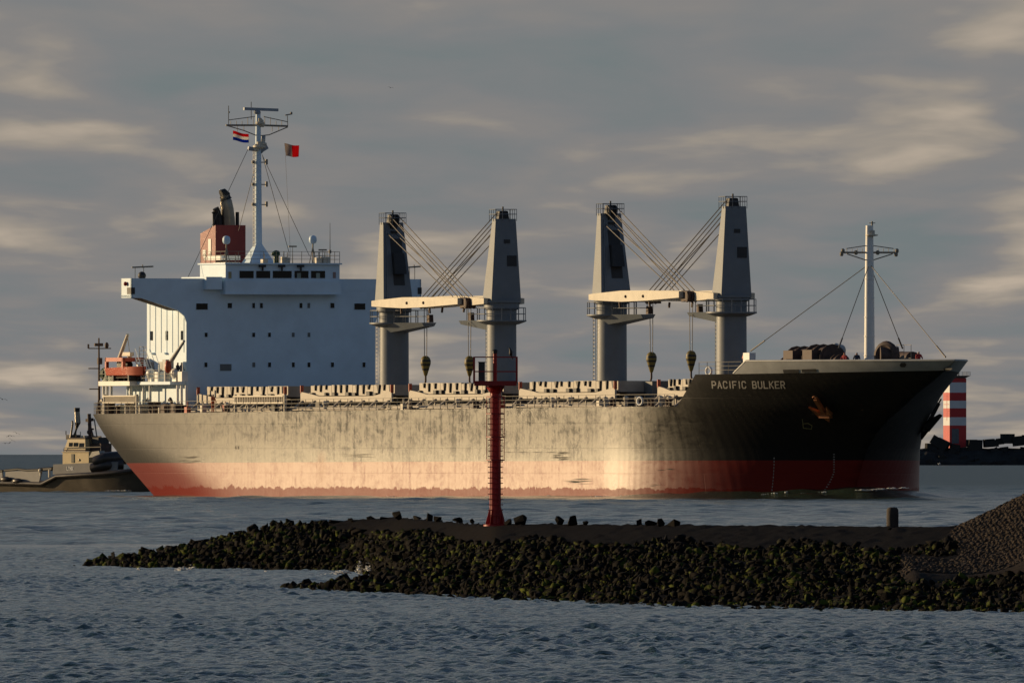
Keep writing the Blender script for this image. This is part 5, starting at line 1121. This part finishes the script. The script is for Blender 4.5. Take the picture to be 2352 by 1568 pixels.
# angular quarry stones
def hull_rock(seed, sq=(1, 1, .75)):
    r_ = np.random.RandomState(seed); p = r_.normal(size=(11, 3)); p /= np.linalg.norm(p, axis=1)[:, None]; p *= np.array(sq) * r_.uniform(.8, 1.05, (11, 1)) * .5
    bm = bmesh.new()
    for q_ in p: bm.verts.new(q_)
    r = bmesh.ops.convex_hull(bm, input=bm.verts); bmesh.ops.delete(bm, geom=[v for v in bm.verts if not v.link_faces], context='VERTS'); bmesh.ops.triangulate(bm, faces=bm.faces)
    bm.verts.index_update(); V = np.array([v.co[:] for v in bm.verts]); Fc = np.array([[v.index for v in f.verts] for f in bm.faces]); bm.free(); return V, Fc
VAR = [hull_rock(i, ((1.1, 1.1, .7), (1.4, .8, .6), (.9, 1, 1.0))[i % 3]) for i in range(14)]
def rotm(a, b, c):
    return np.array((Matrix.Rotation(a, 3, 'Z') @ Matrix.Rotation(b, 3, 'X') @ Matrix.Rotation(c, 3, 'Y')))
rr = np.random.RandomState(9); rocks = []
for _ in range(105000):
    X = rr.uniform(-16.8, 19); D = rr.uniform(562, 836)
    if abs(X) > D * 1250 / F + 3.0 or X < -15.0: continue
    h = float(dam_h(X, D)); dr = np.interp(X, RX, RD); dn = np.interp(X, NX_, ND)
    if h < -.28 or D > dr + 5 or float(emb(X, D)) > h - .05: continue
    t = (D - dn) / max(dr - dn, 4)
    if X > -6.5 and t > .70 + .06 * math.sin(X * 1.7) and h > 1.2: continue
    if X <= -6.5 and t > 1.02: continue
    s = .10 + .34 * rr.random_sample() ** 3.5
    if X < -3: s *= 1.25
    rocks.append((X, D, h, s))
# the boulders along the crest, where the photograph shows them: (px, py top, width)
crest = [(925, 1171, 40), (958, 1180, 24), (985, 1178, 22), (1005, 1175, 20), (880, 1184, 26), (850, 1186, 24), (1047, 1183, 28), (1085, 1187, 16), (1195, 1182, 44), (1168, 1188, 18), (1285, 1180, 22), (1316, 1183, 32), (1345, 1189, 16), (1545, 1185, 34), (1518, 1186, 22), (1495, 1189, 24), (1470, 1191, 18), (735, 1190, 34), (700, 1196, 26), (660, 1200, 30), (770, 1190, 28), (810, 1187, 26), (620, 1212, 28), (590, 1221, 24), (555, 1232, 44), (530, 1240, 30), (500, 1240, 30), (455, 1250, 28), (420, 1256, 34), (370, 1252, 30), (330, 1255, 32), (300, 1262, 24), (262, 1259, 22), (235, 1272, 30), (210, 1278, 28), (645, 1208, 24), (680, 1206, 22)]
boulders = []
for px, py, w in crest:
    D0 = 700.0
    for _ in range(12): X = (px - CX) * D0 / F; D0 = float(np.interp(X, RX, RD))
    top = at(px, py, D0).z; g0 = float(dam_h(X, D0)) - .12; s = w * D0 / F * 1.1; boulders.append((X, D0, (top + g0) / 2, s, max(top - g0, s * .5) / .80))
# isolated stones awash off the tip and the lobe
for px, py, w in ((170, 1299, 10), (160, 1300, 8), (1146 * .5745, 1350, 36), (702, 1352, 26), (720, 1350, 20)):
    D0 = sea_D(py + 2); boulders.append(((px - CX) * D0 / F, D0, .02, w * D0 / F))
for k, (px, py, w) in enumerate(((2835, 2312, 46), (3310, 2395, 26), (3880, 2430, 24), (3560, 2200, 22), (3400, 2260, 26), (3120, 2330, 22))):    # pale stones on the slope
    px /= 1.7415; py /= 1.7415; D0 = 620.0
    for _ in range(60):
        z = float(dam_h((px - CX) * D0 / F, D0)); D0 = .7 * D0 + .3 * (HC - z) * F / (py - HY)
    boulders.append(((px - CX) * D0 / F, D0, z + .08, w * D0 / F * .6))

rocks.sort(key=lambda r: -r[3] / r[1])
NB = 300 - len(boulders)
BM = []
for i, (V, Fc) in enumerate(VAR):
    me = bpy.data.meshes.new('boulder'); me.from_pydata(V.tolist(), [], Fc.tolist()); me.materials.append(ROCK); BM.append(me)
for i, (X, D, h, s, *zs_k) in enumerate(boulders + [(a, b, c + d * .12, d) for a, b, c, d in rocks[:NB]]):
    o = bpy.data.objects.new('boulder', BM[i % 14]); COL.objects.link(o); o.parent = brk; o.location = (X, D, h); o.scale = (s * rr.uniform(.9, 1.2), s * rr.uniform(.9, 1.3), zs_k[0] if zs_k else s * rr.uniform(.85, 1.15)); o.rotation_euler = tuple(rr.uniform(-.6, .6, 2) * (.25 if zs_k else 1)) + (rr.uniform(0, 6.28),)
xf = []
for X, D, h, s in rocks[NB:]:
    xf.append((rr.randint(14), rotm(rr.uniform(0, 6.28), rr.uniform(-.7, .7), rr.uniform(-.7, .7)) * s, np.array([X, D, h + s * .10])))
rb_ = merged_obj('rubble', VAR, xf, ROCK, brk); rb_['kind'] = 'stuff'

# paved embankment rising out of the picture
xs = np.concatenate([np.linspace(8.5, 26, 120), np.linspace(26.5, 68, 60)]); ds = np.linspace(540, 790, 250); XX, DD = np.meshgrid(xs, ds); HH = emb(XX, DD) + np.random.RandomState(6).normal(0, .015, XX.shape)
EMB = mat('embankment_earth', (.03, .023, .018), .9, spec=.04, var=.3, vscale=4, bump=.6, bscale=12)
eb = grid_obj('embankment', np.stack([XX, DD, HH], -1), EMB, None); eb['kind'] = 'structure'
PAVE = mat('basalt_setts', (.075, .058, .045), .9, spec=.06, var=.28, vscale=3.0, bump=.5, bscale=10)
SETV = []
for i in range(6):
    r_ = np.random.RandomState(40 + i); p = np.array([(x * r_.uniform(.35, .5), y * r_.uniform(.35, .5), z) for z in (-.4, .25) for x, y in ((-1, -1), (1, -1), (1, 1), (-1, 1))]); p[4:, :2] *= .8
    SETV.append((p, np.array([(0, 2, 1), (0, 3, 2), (4, 5, 6), (4, 6, 7)] + [t for a in range(4) for t in ((a, (a + 1) % 4, 4 + (a + 1) % 4), (a, 4 + (a + 1) % 4, 4 + a))])))
SETM = []
for V, Fc in SETV:
    me = bpy.data.meshes.new('paving_stone'); me.from_pydata(V.tolist(), [], Fc.tolist()); me.materials.append(PAVE); SETM.append(me)
sl = math.atan(.4); tilt = np.array(Matrix.Rotation(-sl, 3, 'Y')); sets = []
for D in np.arange(600, 652, .42):
    for X in np.arange(9.6, 16.5, .115):
        x = X + rr.uniform(-.02, .02); d = D + rr.uniform(-.08, .08); h = float(emb(x, d))
        if h < float(dam_h(x, d)) - .04 or x > D * 1300 / F: continue
        sets.append((x + rr.uniform(-.04, .04), d + rr.uniform(-.15, .15), h + rr.uniform(-.03, .035)))
sets.sort(key=lambda q_: q_[1] + rr.uniform(0, 1) * 60)
for i, (x, d, h) in enumerate(sets[:300]):
    o = bpy.data.objects.new('paving_stone', SETM[i % 6]); COL.objects.link(o); o.parent = eb; o.location = (x, d, h); o.scale = (.12, .42, .12); o.rotation_euler = (rr.uniform(-.1, .1), -sl + rr.uniform(-.12, .12), 0)
xf = [(rr.randint(6), tilt @ np.diag([.12, .42, .12]) @ rotm(rr.uniform(-.1, .1), rr.uniform(-.15, .15), rr.uniform(-.15, .15)), np.array([x, d, h])) for x, d, h in sets[300:]]
ps = merged_obj('paving_stones_rest', SETV, xf, PAVE, eb); ps['kind'] = 'stuff'

# ================================================================ RED BEACON
DBc = 681.0; kb = DBc / F; bX = (1138 - CX) * kb; bz = float(dam_h(bX, DBc)) - .03
bc = empty('navigation_beacon', (bX, DBc, bz), R(0)); tag(bc, 'slender red beacon post with railed platform and caged ladder on the breakwater', 'beacon')
by = lambda py: HC - (py - HY) * kb - bz
bx = lambda px: (px - 1138) * kb
zp = by(884)
mb = MB(); mb.lathe([(.17, by(1165)), (.168, by(1100)), (.15, by(1000)), (.145, zp)], 20, (bx(1137.5) , 0)); obj('post', mb, RED, bc, 40)
mb = MB(); mb.lathe([(.27, 0), (.27, .03), (.19, .06), (.175, by(1163))], 20)
for k in range(8):
    a = k * math.pi / 4 + .2; c, s = math.cos(a), math.sin(a); mb.prism([(.15 * c, .15 * s, .03), (.30 * c, .30 * s, .03), (.30 * c, .30 * s, .08), (.17 * c, .17 * s, by(1163))], (-.012 * s, .012 * c, 0))
mb.lathe([(.36, -.02), (.36, .03)], 20); obj('base_flange', mb, RED, bc, 30)
hw = (1187 - 1089) * kb / 2; cxp = bx(1138)
mb = MB(); mb.box(cxp - hw, cxp + hw, -hw, hw, zp, zp + .06); mb.box(cxp - hw, cxp + hw, -hw - .02, -hw + .04, zp - .02, zp + .12); mb.box(cxp - hw, cxp + hw, hw - .04, hw + .02, zp - .02, zp + .12); mb.lathe([(.15, zp - .25), (.28, zp - .05), (.28, zp)], 16); obj('platform', mb, RED, bc)
rl = MB()
for hh in (by(853) - zp, by(820) - zp):
    for a, b in (((-1, -1), (1, -1)), ((1, -1), (1, 1)), ((1, 1), (-1, 1)), ((-1, 1), (-1, -1))): rl.beam((cxp + a[0] * hw, a[1] * hw, zp + hh), (cxp + b[0] * hw, b[1] * hw, zp + hh), .03, .03)
prl = obj('platform_railing', rl, RED, bc)
for a in ((-1, -1), (1, -1), (1, 1), (-1, 1)): mb = MB(); mb.box(cxp + a[0] * hw - .03, cxp + a[0] * hw + .03, a[1] * hw - .03, a[1] * hw + .03, zp + .06, by(819)); obj('railing_post', mb, RED, prl)
mb = MB(); mb.lathe([(.06, zp), (.06, by(812))], 10, (bx(1137), 0)); obj('lamp_post', mb, RED, bc, 40)
mb = MB(); mb.lathe([(.05, by(812)), (.075, by(811)), (.075, by(806)), (.09, by(805)), (.05, by(802))], 12, (bx(1137), 0)); obj('lamp', mb, BLACK, bc, 40)
mb = MB(); mb.box(bx(1099), bx(1114), -.2, .2, zp + .06, by(832)); mb.box(bx(1098), bx(1115), -.22, .22, by(832), by(830.5)); obj('battery_cabinet', mb, mat('cabinet_teal', (.03, .05, .05), .5), bc)
# ladder with safety cage on the seaward side
mb = MB(); yl = -.24
for dx in (-.15, .15): mb.tube([(bx(1138) + dx, yl, .2), (bx(1138) + dx, yl, zp)], .012, 5)
ld = obj('ladder', mb, RED, bc)
rg = MB(); rg.tube([(-.225, 0, 0), (.225, 0, 0)], .014, 5); ro = None; z = .3
while z < zp - .1:
    if ro is None: ro = obj('rung', rg, RED, ld, loc=(bx(1138), yl, z))
    else: share(ro, ld, (bx(1138), yl, z))
    z += .16
cg = MB()
for px in (1118, 1158):
    cg.tube([(bx(px), yl - .25, by(1056)), (bx(px), yl - .25, by(911))], .012, 5)
for dx in (-.12, .12): cg.tube([(bx(1138) + dx, yl - .5, by(1056)), (bx(1138) + dx, yl - .5, by(911))], .012, 5)
obj('safety_cage', cg, RED, bc)
for py in (911, 950, 1003, 1056):
    hp = MB(); w = 20 * kb; hp.tube([(bx(1138) - .15, yl, 0), (bx(1138) - w, yl - .2, 0), (bx(1138) - w, yl - .3, 0), (bx(1138) - .12, yl - .5, 0), (bx(1138) + .12, yl - .5, 0), (bx(1138) + w, yl - .3, 0), (bx(1138) + w, yl - .2, 0), (bx(1138) + .15, yl, 0)], .022, 5); obj('cage_hoop', hp, RED, bc, loc=(0, 0, by(py)))
# perched bird
mb = MB(); r0 = Vector((0, 0, 0))
mb.tube([(.0, 0, .02), (.012, 0, .07), (.018, 0, .13), (.006, 0, .185), (-.008, 0, .215), (-.012, 0, .245), (-.03, 0, .25), (-.06, 0, .245)], [.022, .048, .052, .040, .024, .026, .014, .003], 10)
mb.tube([(.025, 0, .08), (.05, 0, -.02), (.062, 0, -.09)], [.03, .022, .012], 6); mb.tube([(0, .015, .04), (0, .015, .0)], .006, 4); mb.tube([(0, -.015, .04), (0, -.015, .0)], .006, 4)
bd_ = obj('perched_bird', mb, FEATH, None, 80); bd_.location = (bX + bx(1172), DBc - hw, bz + by(820) + .016); tag(bd_, 'dark bird perched on the top rail of the red beacon', 'bird')
# timber post on the crest
D0 = 650.0; X = (2050 - CX) * D0 / F; zg = float(dam_h(X, D0)); mb = MB(); top = at(2050, 1164, D0).z - zg
mb.lathe([(.17, -.1), (.172, top * .5), (.165, top * .86), (.13, top * .97), (.06, top)], 14); pst = obj('mooring_post', mb, WOOD, None, 40); pst.location = (X, D0, zg); tag(pst, 'short round-topped dark post standing alone on the breakwater crest', 'post')

# gulls far off
def gull(px, py, D, s, bank, label):
    mb = MB(); mb.tube([(-.22, 0, 0), (-.05, 0, .02), (.12, 0, .03), (.24, 0, .02)], [.02, .07, .06, .015], 6)
    for k in (-1, 1): mb.add([(-.06, k * .04, .05), (.10, k * .04, .05), (.08, k * .35, .16), (-.08, k * .35, .15), (-.10, k * .68, .08), (-.06, k * .70, .08)], [(0, 1, 2, 3), (3, 2, 5, 4)])
    o = obj('gull', mb, GULLM, None); md = o.modifiers.new('t', 'SOLIDIFY'); md.thickness = .02; o.location = at(px, py, D); o.rotation_euler = (bank, 0, R(60 + bank * 60)); o.scale = (s,) * 3
    return tag(o, label, 'gull', 'gulls in flight')
GL_ = 'tiny dark gull flying low over the sea left of the tugboat'
for px, py, b in ((38, 995, .4), (19, 1002, -.3), (26, 1001, .2), (27, 1011, .5), (12, 1018, 0), (22, 1017, -.4)): gull(px, py, 2600, .55 + .2 * b, b, GL_)
gull(5, 917, 2500, .9, .3, 'small gull near the sky edge, level with the ship stern rail'); gull(897, 202, 2600, .55, .2, 'tiny lone gull high in the sky right of the radar mast')
# ================================================================ WATER
def water_material():
    m = bpy.data.materials.new('sea_water'); m.use_nodes = True; nt = m.node_tree; b = nt.nodes['Principled BSDF']
    g = N(nt, 'ShaderNodeNewGeometry'); s = N(nt, 'ShaderNodeSeparateXYZ'); L(nt, g.outputs['Position'], s.inputs[0])
    pv = comb(nt, s.outputs[0], s.outputs[1], 0)
    big = noise(nt, comb(nt, mth(nt, 'MULTIPLY', s.outputs[0], .05), mth(nt, 'MULTIPLY', s.outputs[1], .012), 0), 1.0, 3)
    L(nt, mixc(nt, big, (.022, .042, .030), (.036, .058, .040)), b.inputs['Base Color'])
    b.inputs['IOR'].default_value = 1.33; b.inputs['Specular IOR Level'].default_value = .5
    L(nt, mth(nt, 'ADD', mth(nt, 'ADD', .04, mth(nt, 'MULTIPLY', big, .06)), mth(nt, 'MULTIPLY', smooth(nt, s.outputs[1], 1200.0, 3200.0), .32)), b.inputs['Roughness'])
    bp = N(nt, 'ShaderNodeBump'); bp.inputs['Strength'].default_value = 1.0; bp.inputs['Distance'].default_value = .11
    L(nt, noise(nt, pv, 3.4, 4, .65), bp.inputs['Height']); L(nt, bp.outputs[0], b.inputs['Normal'])
    return m
SEA = water_material()
rw = np.random.RandomState(21); K = 96
lx_ = np.exp(rw.uniform(math.log(.34), math.log(3.0), K)); ly_ = np.exp(rw.uniform(math.log(.5), math.log(2.6), K)); sg = rw.choice([-1, 1], K)
kx_, ky_ = sg * 2 * math.pi / lx_, 2 * math.pi / ly_; kk = np.hypot(kx_, ky_); lam = 2 * math.pi / kk; ang = np.arctan2(ky_, kx_); ph = rw.uniform(0, 2 * math.pi, K)
amp = lam ** .8 * rw.uniform(.5, 1.0, K); amp *= .031 * math.sqrt(2) / math.sqrt((amp ** 2).sum())
K2 = 46; lam2 = np.exp(rw.uniform(math.log(2.2), math.log(11.0), K2)); ang2 = rw.normal(0, 1.0, K2) + math.pi / 2 - .2; ph2 = rw.uniform(0, 2 * math.pi, K2)
amp2 = lam2 ** .8 * rw.uniform(.5, 1.0, K2); amp2 *= .085 * math.sqrt(2) / math.sqrt((amp2 ** 2).sum())
def sea_patch(D0, D1, s0, ncol, pw, wide, long_, lead=False, tail=False):
    ds = [D0]
    while ds[-1] < D1: ds.append(min(D1, ds[-1] + s0 * (ds[-1] / D0) ** pw))
    ds = np.array(ds); t = np.linspace(-1, 1, ncol); ex = np.array([1.04, 1.12, 1.3, 1.8, 3.5, 9.0, 30.0, 90.0]); t = np.concatenate([-ex[::-1], t, ex])   # calm water far out on both sides
    if lead: ds = np.concatenate([[40, 150, 300], ds])
    if tail: ds = np.concatenate([ds, [2800, 3500, 5000, 8000, 14000, 30000, 60000]])
    Y = np.repeat(ds[:, None], len(t), 1); X = t[None, :] * Y * CX / F * wide
    Z = np.zeros_like(X); dX = np.zeros_like(X); dY = np.zeros_like(X); st = s0 * (Y / D0) ** pw; sx_ = 2 * Y * CX / F * wide / ncol
    gust = .95 + .22 * np.sin(X * .05 + Y * .021) * np.sin(Y * .0093 + 1.3) + .18 * np.sin(Y * .041 + X * .11) + np.clip((470 - Y) / 300, 0, .3)
    for l, a, p, A in [*zip(lam, ang, ph, amp), *zip(lam2, ang2, ph2, amp2 * long_)]:
        k = 2 * math.pi / l; c, s = math.cos(a), math.sin(a); w = np.clip((l / np.maximum(st * abs(s), sx_ * abs(c)) - 2.2) / 2.5, 0, 1)
        th = k * (X * c + Y * s) + p; co = np.cos(th) * A * w; si = np.sin(th) * A * w
        Z += co; dX -= si * c * .8; dY -= si * s * .8
    env = gust * np.clip((Y - D0) / 6, 0, 1) * np.clip((D1 - Y) / (.05 * D1), 0, 1) * np.clip((1.0 - np.abs(t[None, :])) / .04, 0, 1)
    P = np.stack([X + dX * env, Y + dY * env, Z * env], -1)
    return P
near = sea_patch(388, 1000, .15, 340, 1.0, 1.12, .22, lead=True)
far = sea_patch(1000, 2650, .50, 220, 1.2, 1.22, 1.0, tail=True)
# bow wave rolling off the stem
def bow_wave(P):
    dx, dy = P[..., 0] - X0, P[..., 1] - Y0; u = dx * ST - dy * CT; v = -dx * CT - dy * ST
    msk = (u > 20) & (u < LT + 40) & (np.abs(v) < 40)
    uu, vv = u[msk], np.abs(v[msk]); bb = np.array([bhalf(min(x, u_stem(.2) - .05), 0.2) for x in uu])
    us = u_stem(.2); d = vv - bb; ahead = np.maximum(uu - us, 0)
    aft = np.maximum(us - uu, 0)
    h = 1.15 * np.exp(-(np.maximum(d - .6, 0) / (2.4 + .08 * aft)) ** 2) * np.exp(-aft / 13) * np.exp(-(ahead / 4.5) ** 2)
    arm = .42 * np.exp(-((vv - 4.5 - .36 * aft) / 2.2) ** 2) * np.exp(-aft / 55) * np.exp(-(ahead / 4.5) ** 2)
    P[..., 2][msk] += np.maximum(h, arm)
bow_wave(far)
# one sea: the wave field in front, running out into the open water behind it
sea = grid_obj('sea', near, SEA); sea['kind'] = 'structure'
s2 = grid_obj('wave_field', far, SEA, sea); s2['kind'] = 'stuff'
# foam: bow wave crest, ship's waterline, surf among the stones
fo = np.random.RandomState(33); FV = [hull_rock(70 + i, (1, 1, .6)) for i in range(5)]
def foam(name, spots, label, big=1.0):
    xf = []
    for px, py, D, w, h, n in spots:
        for _ in range(n):
            a = px + fo.normal(0, .42) * w; b = py - abs(fo.normal(0, .5)) * h; d = D + fo.uniform(-.3, .3); p = np.array(at(a, b, d)); s = fo.uniform(.5, 1.6) * D / F * 1.6 * big
            xf.append((fo.randint(5), rotm(fo.uniform(0, 6), 0, 0) @ np.diag([s * 2.2, s * 2, s * .8]), p))
    o = merged_obj(name, FV, xf, FOAM); return tag(o, label, None, kind='stuff')
sp = []
def wl(px, off=.35):                    # distance of the ship's waterline on this picture column
    u, v, z = hull_pt(px, 1139, off); return Y0 - u * CT - v * ST
for px, py, w, n in ((1745, 1137, 18, 40), (1790, 1133, 18, 60), (1806, 1131, 6, 30), (1850, 1133, 14, 30), (1760, 1136, 14, 40), (1900, 1131, 20, 90), (1940, 1129, 20, 120), (1985, 1126, 22, 160), (2020, 1124, 16, 120), (2050, 1122, 12, 90), (2075, 1121, 12, 60), (1270, 1141, 30, 40), (1130, 1140, 14, 20), (1260, 1139, 5, 22), (1385, 1140, 26, 40), (1560, 1138, 5, 20), (1440, 1140, 30, 30), (1650, 1138, 12, 16), (560, 1140, 20, 14), (900, 1140, 18, 14)):
    sp.append((px, py, wl(px) - (1.2 if px > 1700 else .2), w, 2.2, n))
for px, w, n in ((268, 22, 50), (292, 14, 30), (250, 8, 16)): sp.append((px, 1127, DT - 6.0, w, 1.5, n))
foam('ship_foam', sp, 'white broken water along the ship hull', 1.4)
sp = []
for px, py, w, h, n, z in ((418, 1311, 14, 7, 160, 0), (440, 1310, 9, 8, 120, 0), (320, 1308, 5, 3, 24, 0), (612, 1314, 4, 4, 26, 0), (785, 1318, 18, 7, 200, 0), (765, 1319, 24, 3, 90, 0), (845, 1318, 7, 20, 120, 0), (826, 1318, 12, 24, 70, 0), (870, 1328, 6, 4, 26, 0), (800, 1330, 16, 3, 40, 0), (655, 1333, 12, 1.6, 20, 0)):
    sp.append((px, py, sea_D(py), w, h, n))
foam('surf', sp, 'white surf breaking among the breakwater stones', 2.2)
# small wash along the stone toe
sp = []
for px in range(700, 2352, 34):
    px += fo.uniform(-12, 12); D0 = 610.0
    for _ in range(30): X = (px - CX) * D0 / F; D0 = float(np.interp(X, NX_, ND))
    if X < -2.8: continue
    sp.append((px, HY + HC * F / (D0 - 1.0) - 1, D0 - 1.0, fo.uniform(3, 10), 1.2, fo.randint(2, 9)))
foam('toe_wash', sp, 'thin line of froth where stones meet the near water')
sp = [(2157, 1066, DL - 3, 3, 3, 30)]
foam('mole_surf', sp, 'small white splash at the foot of the far mole')
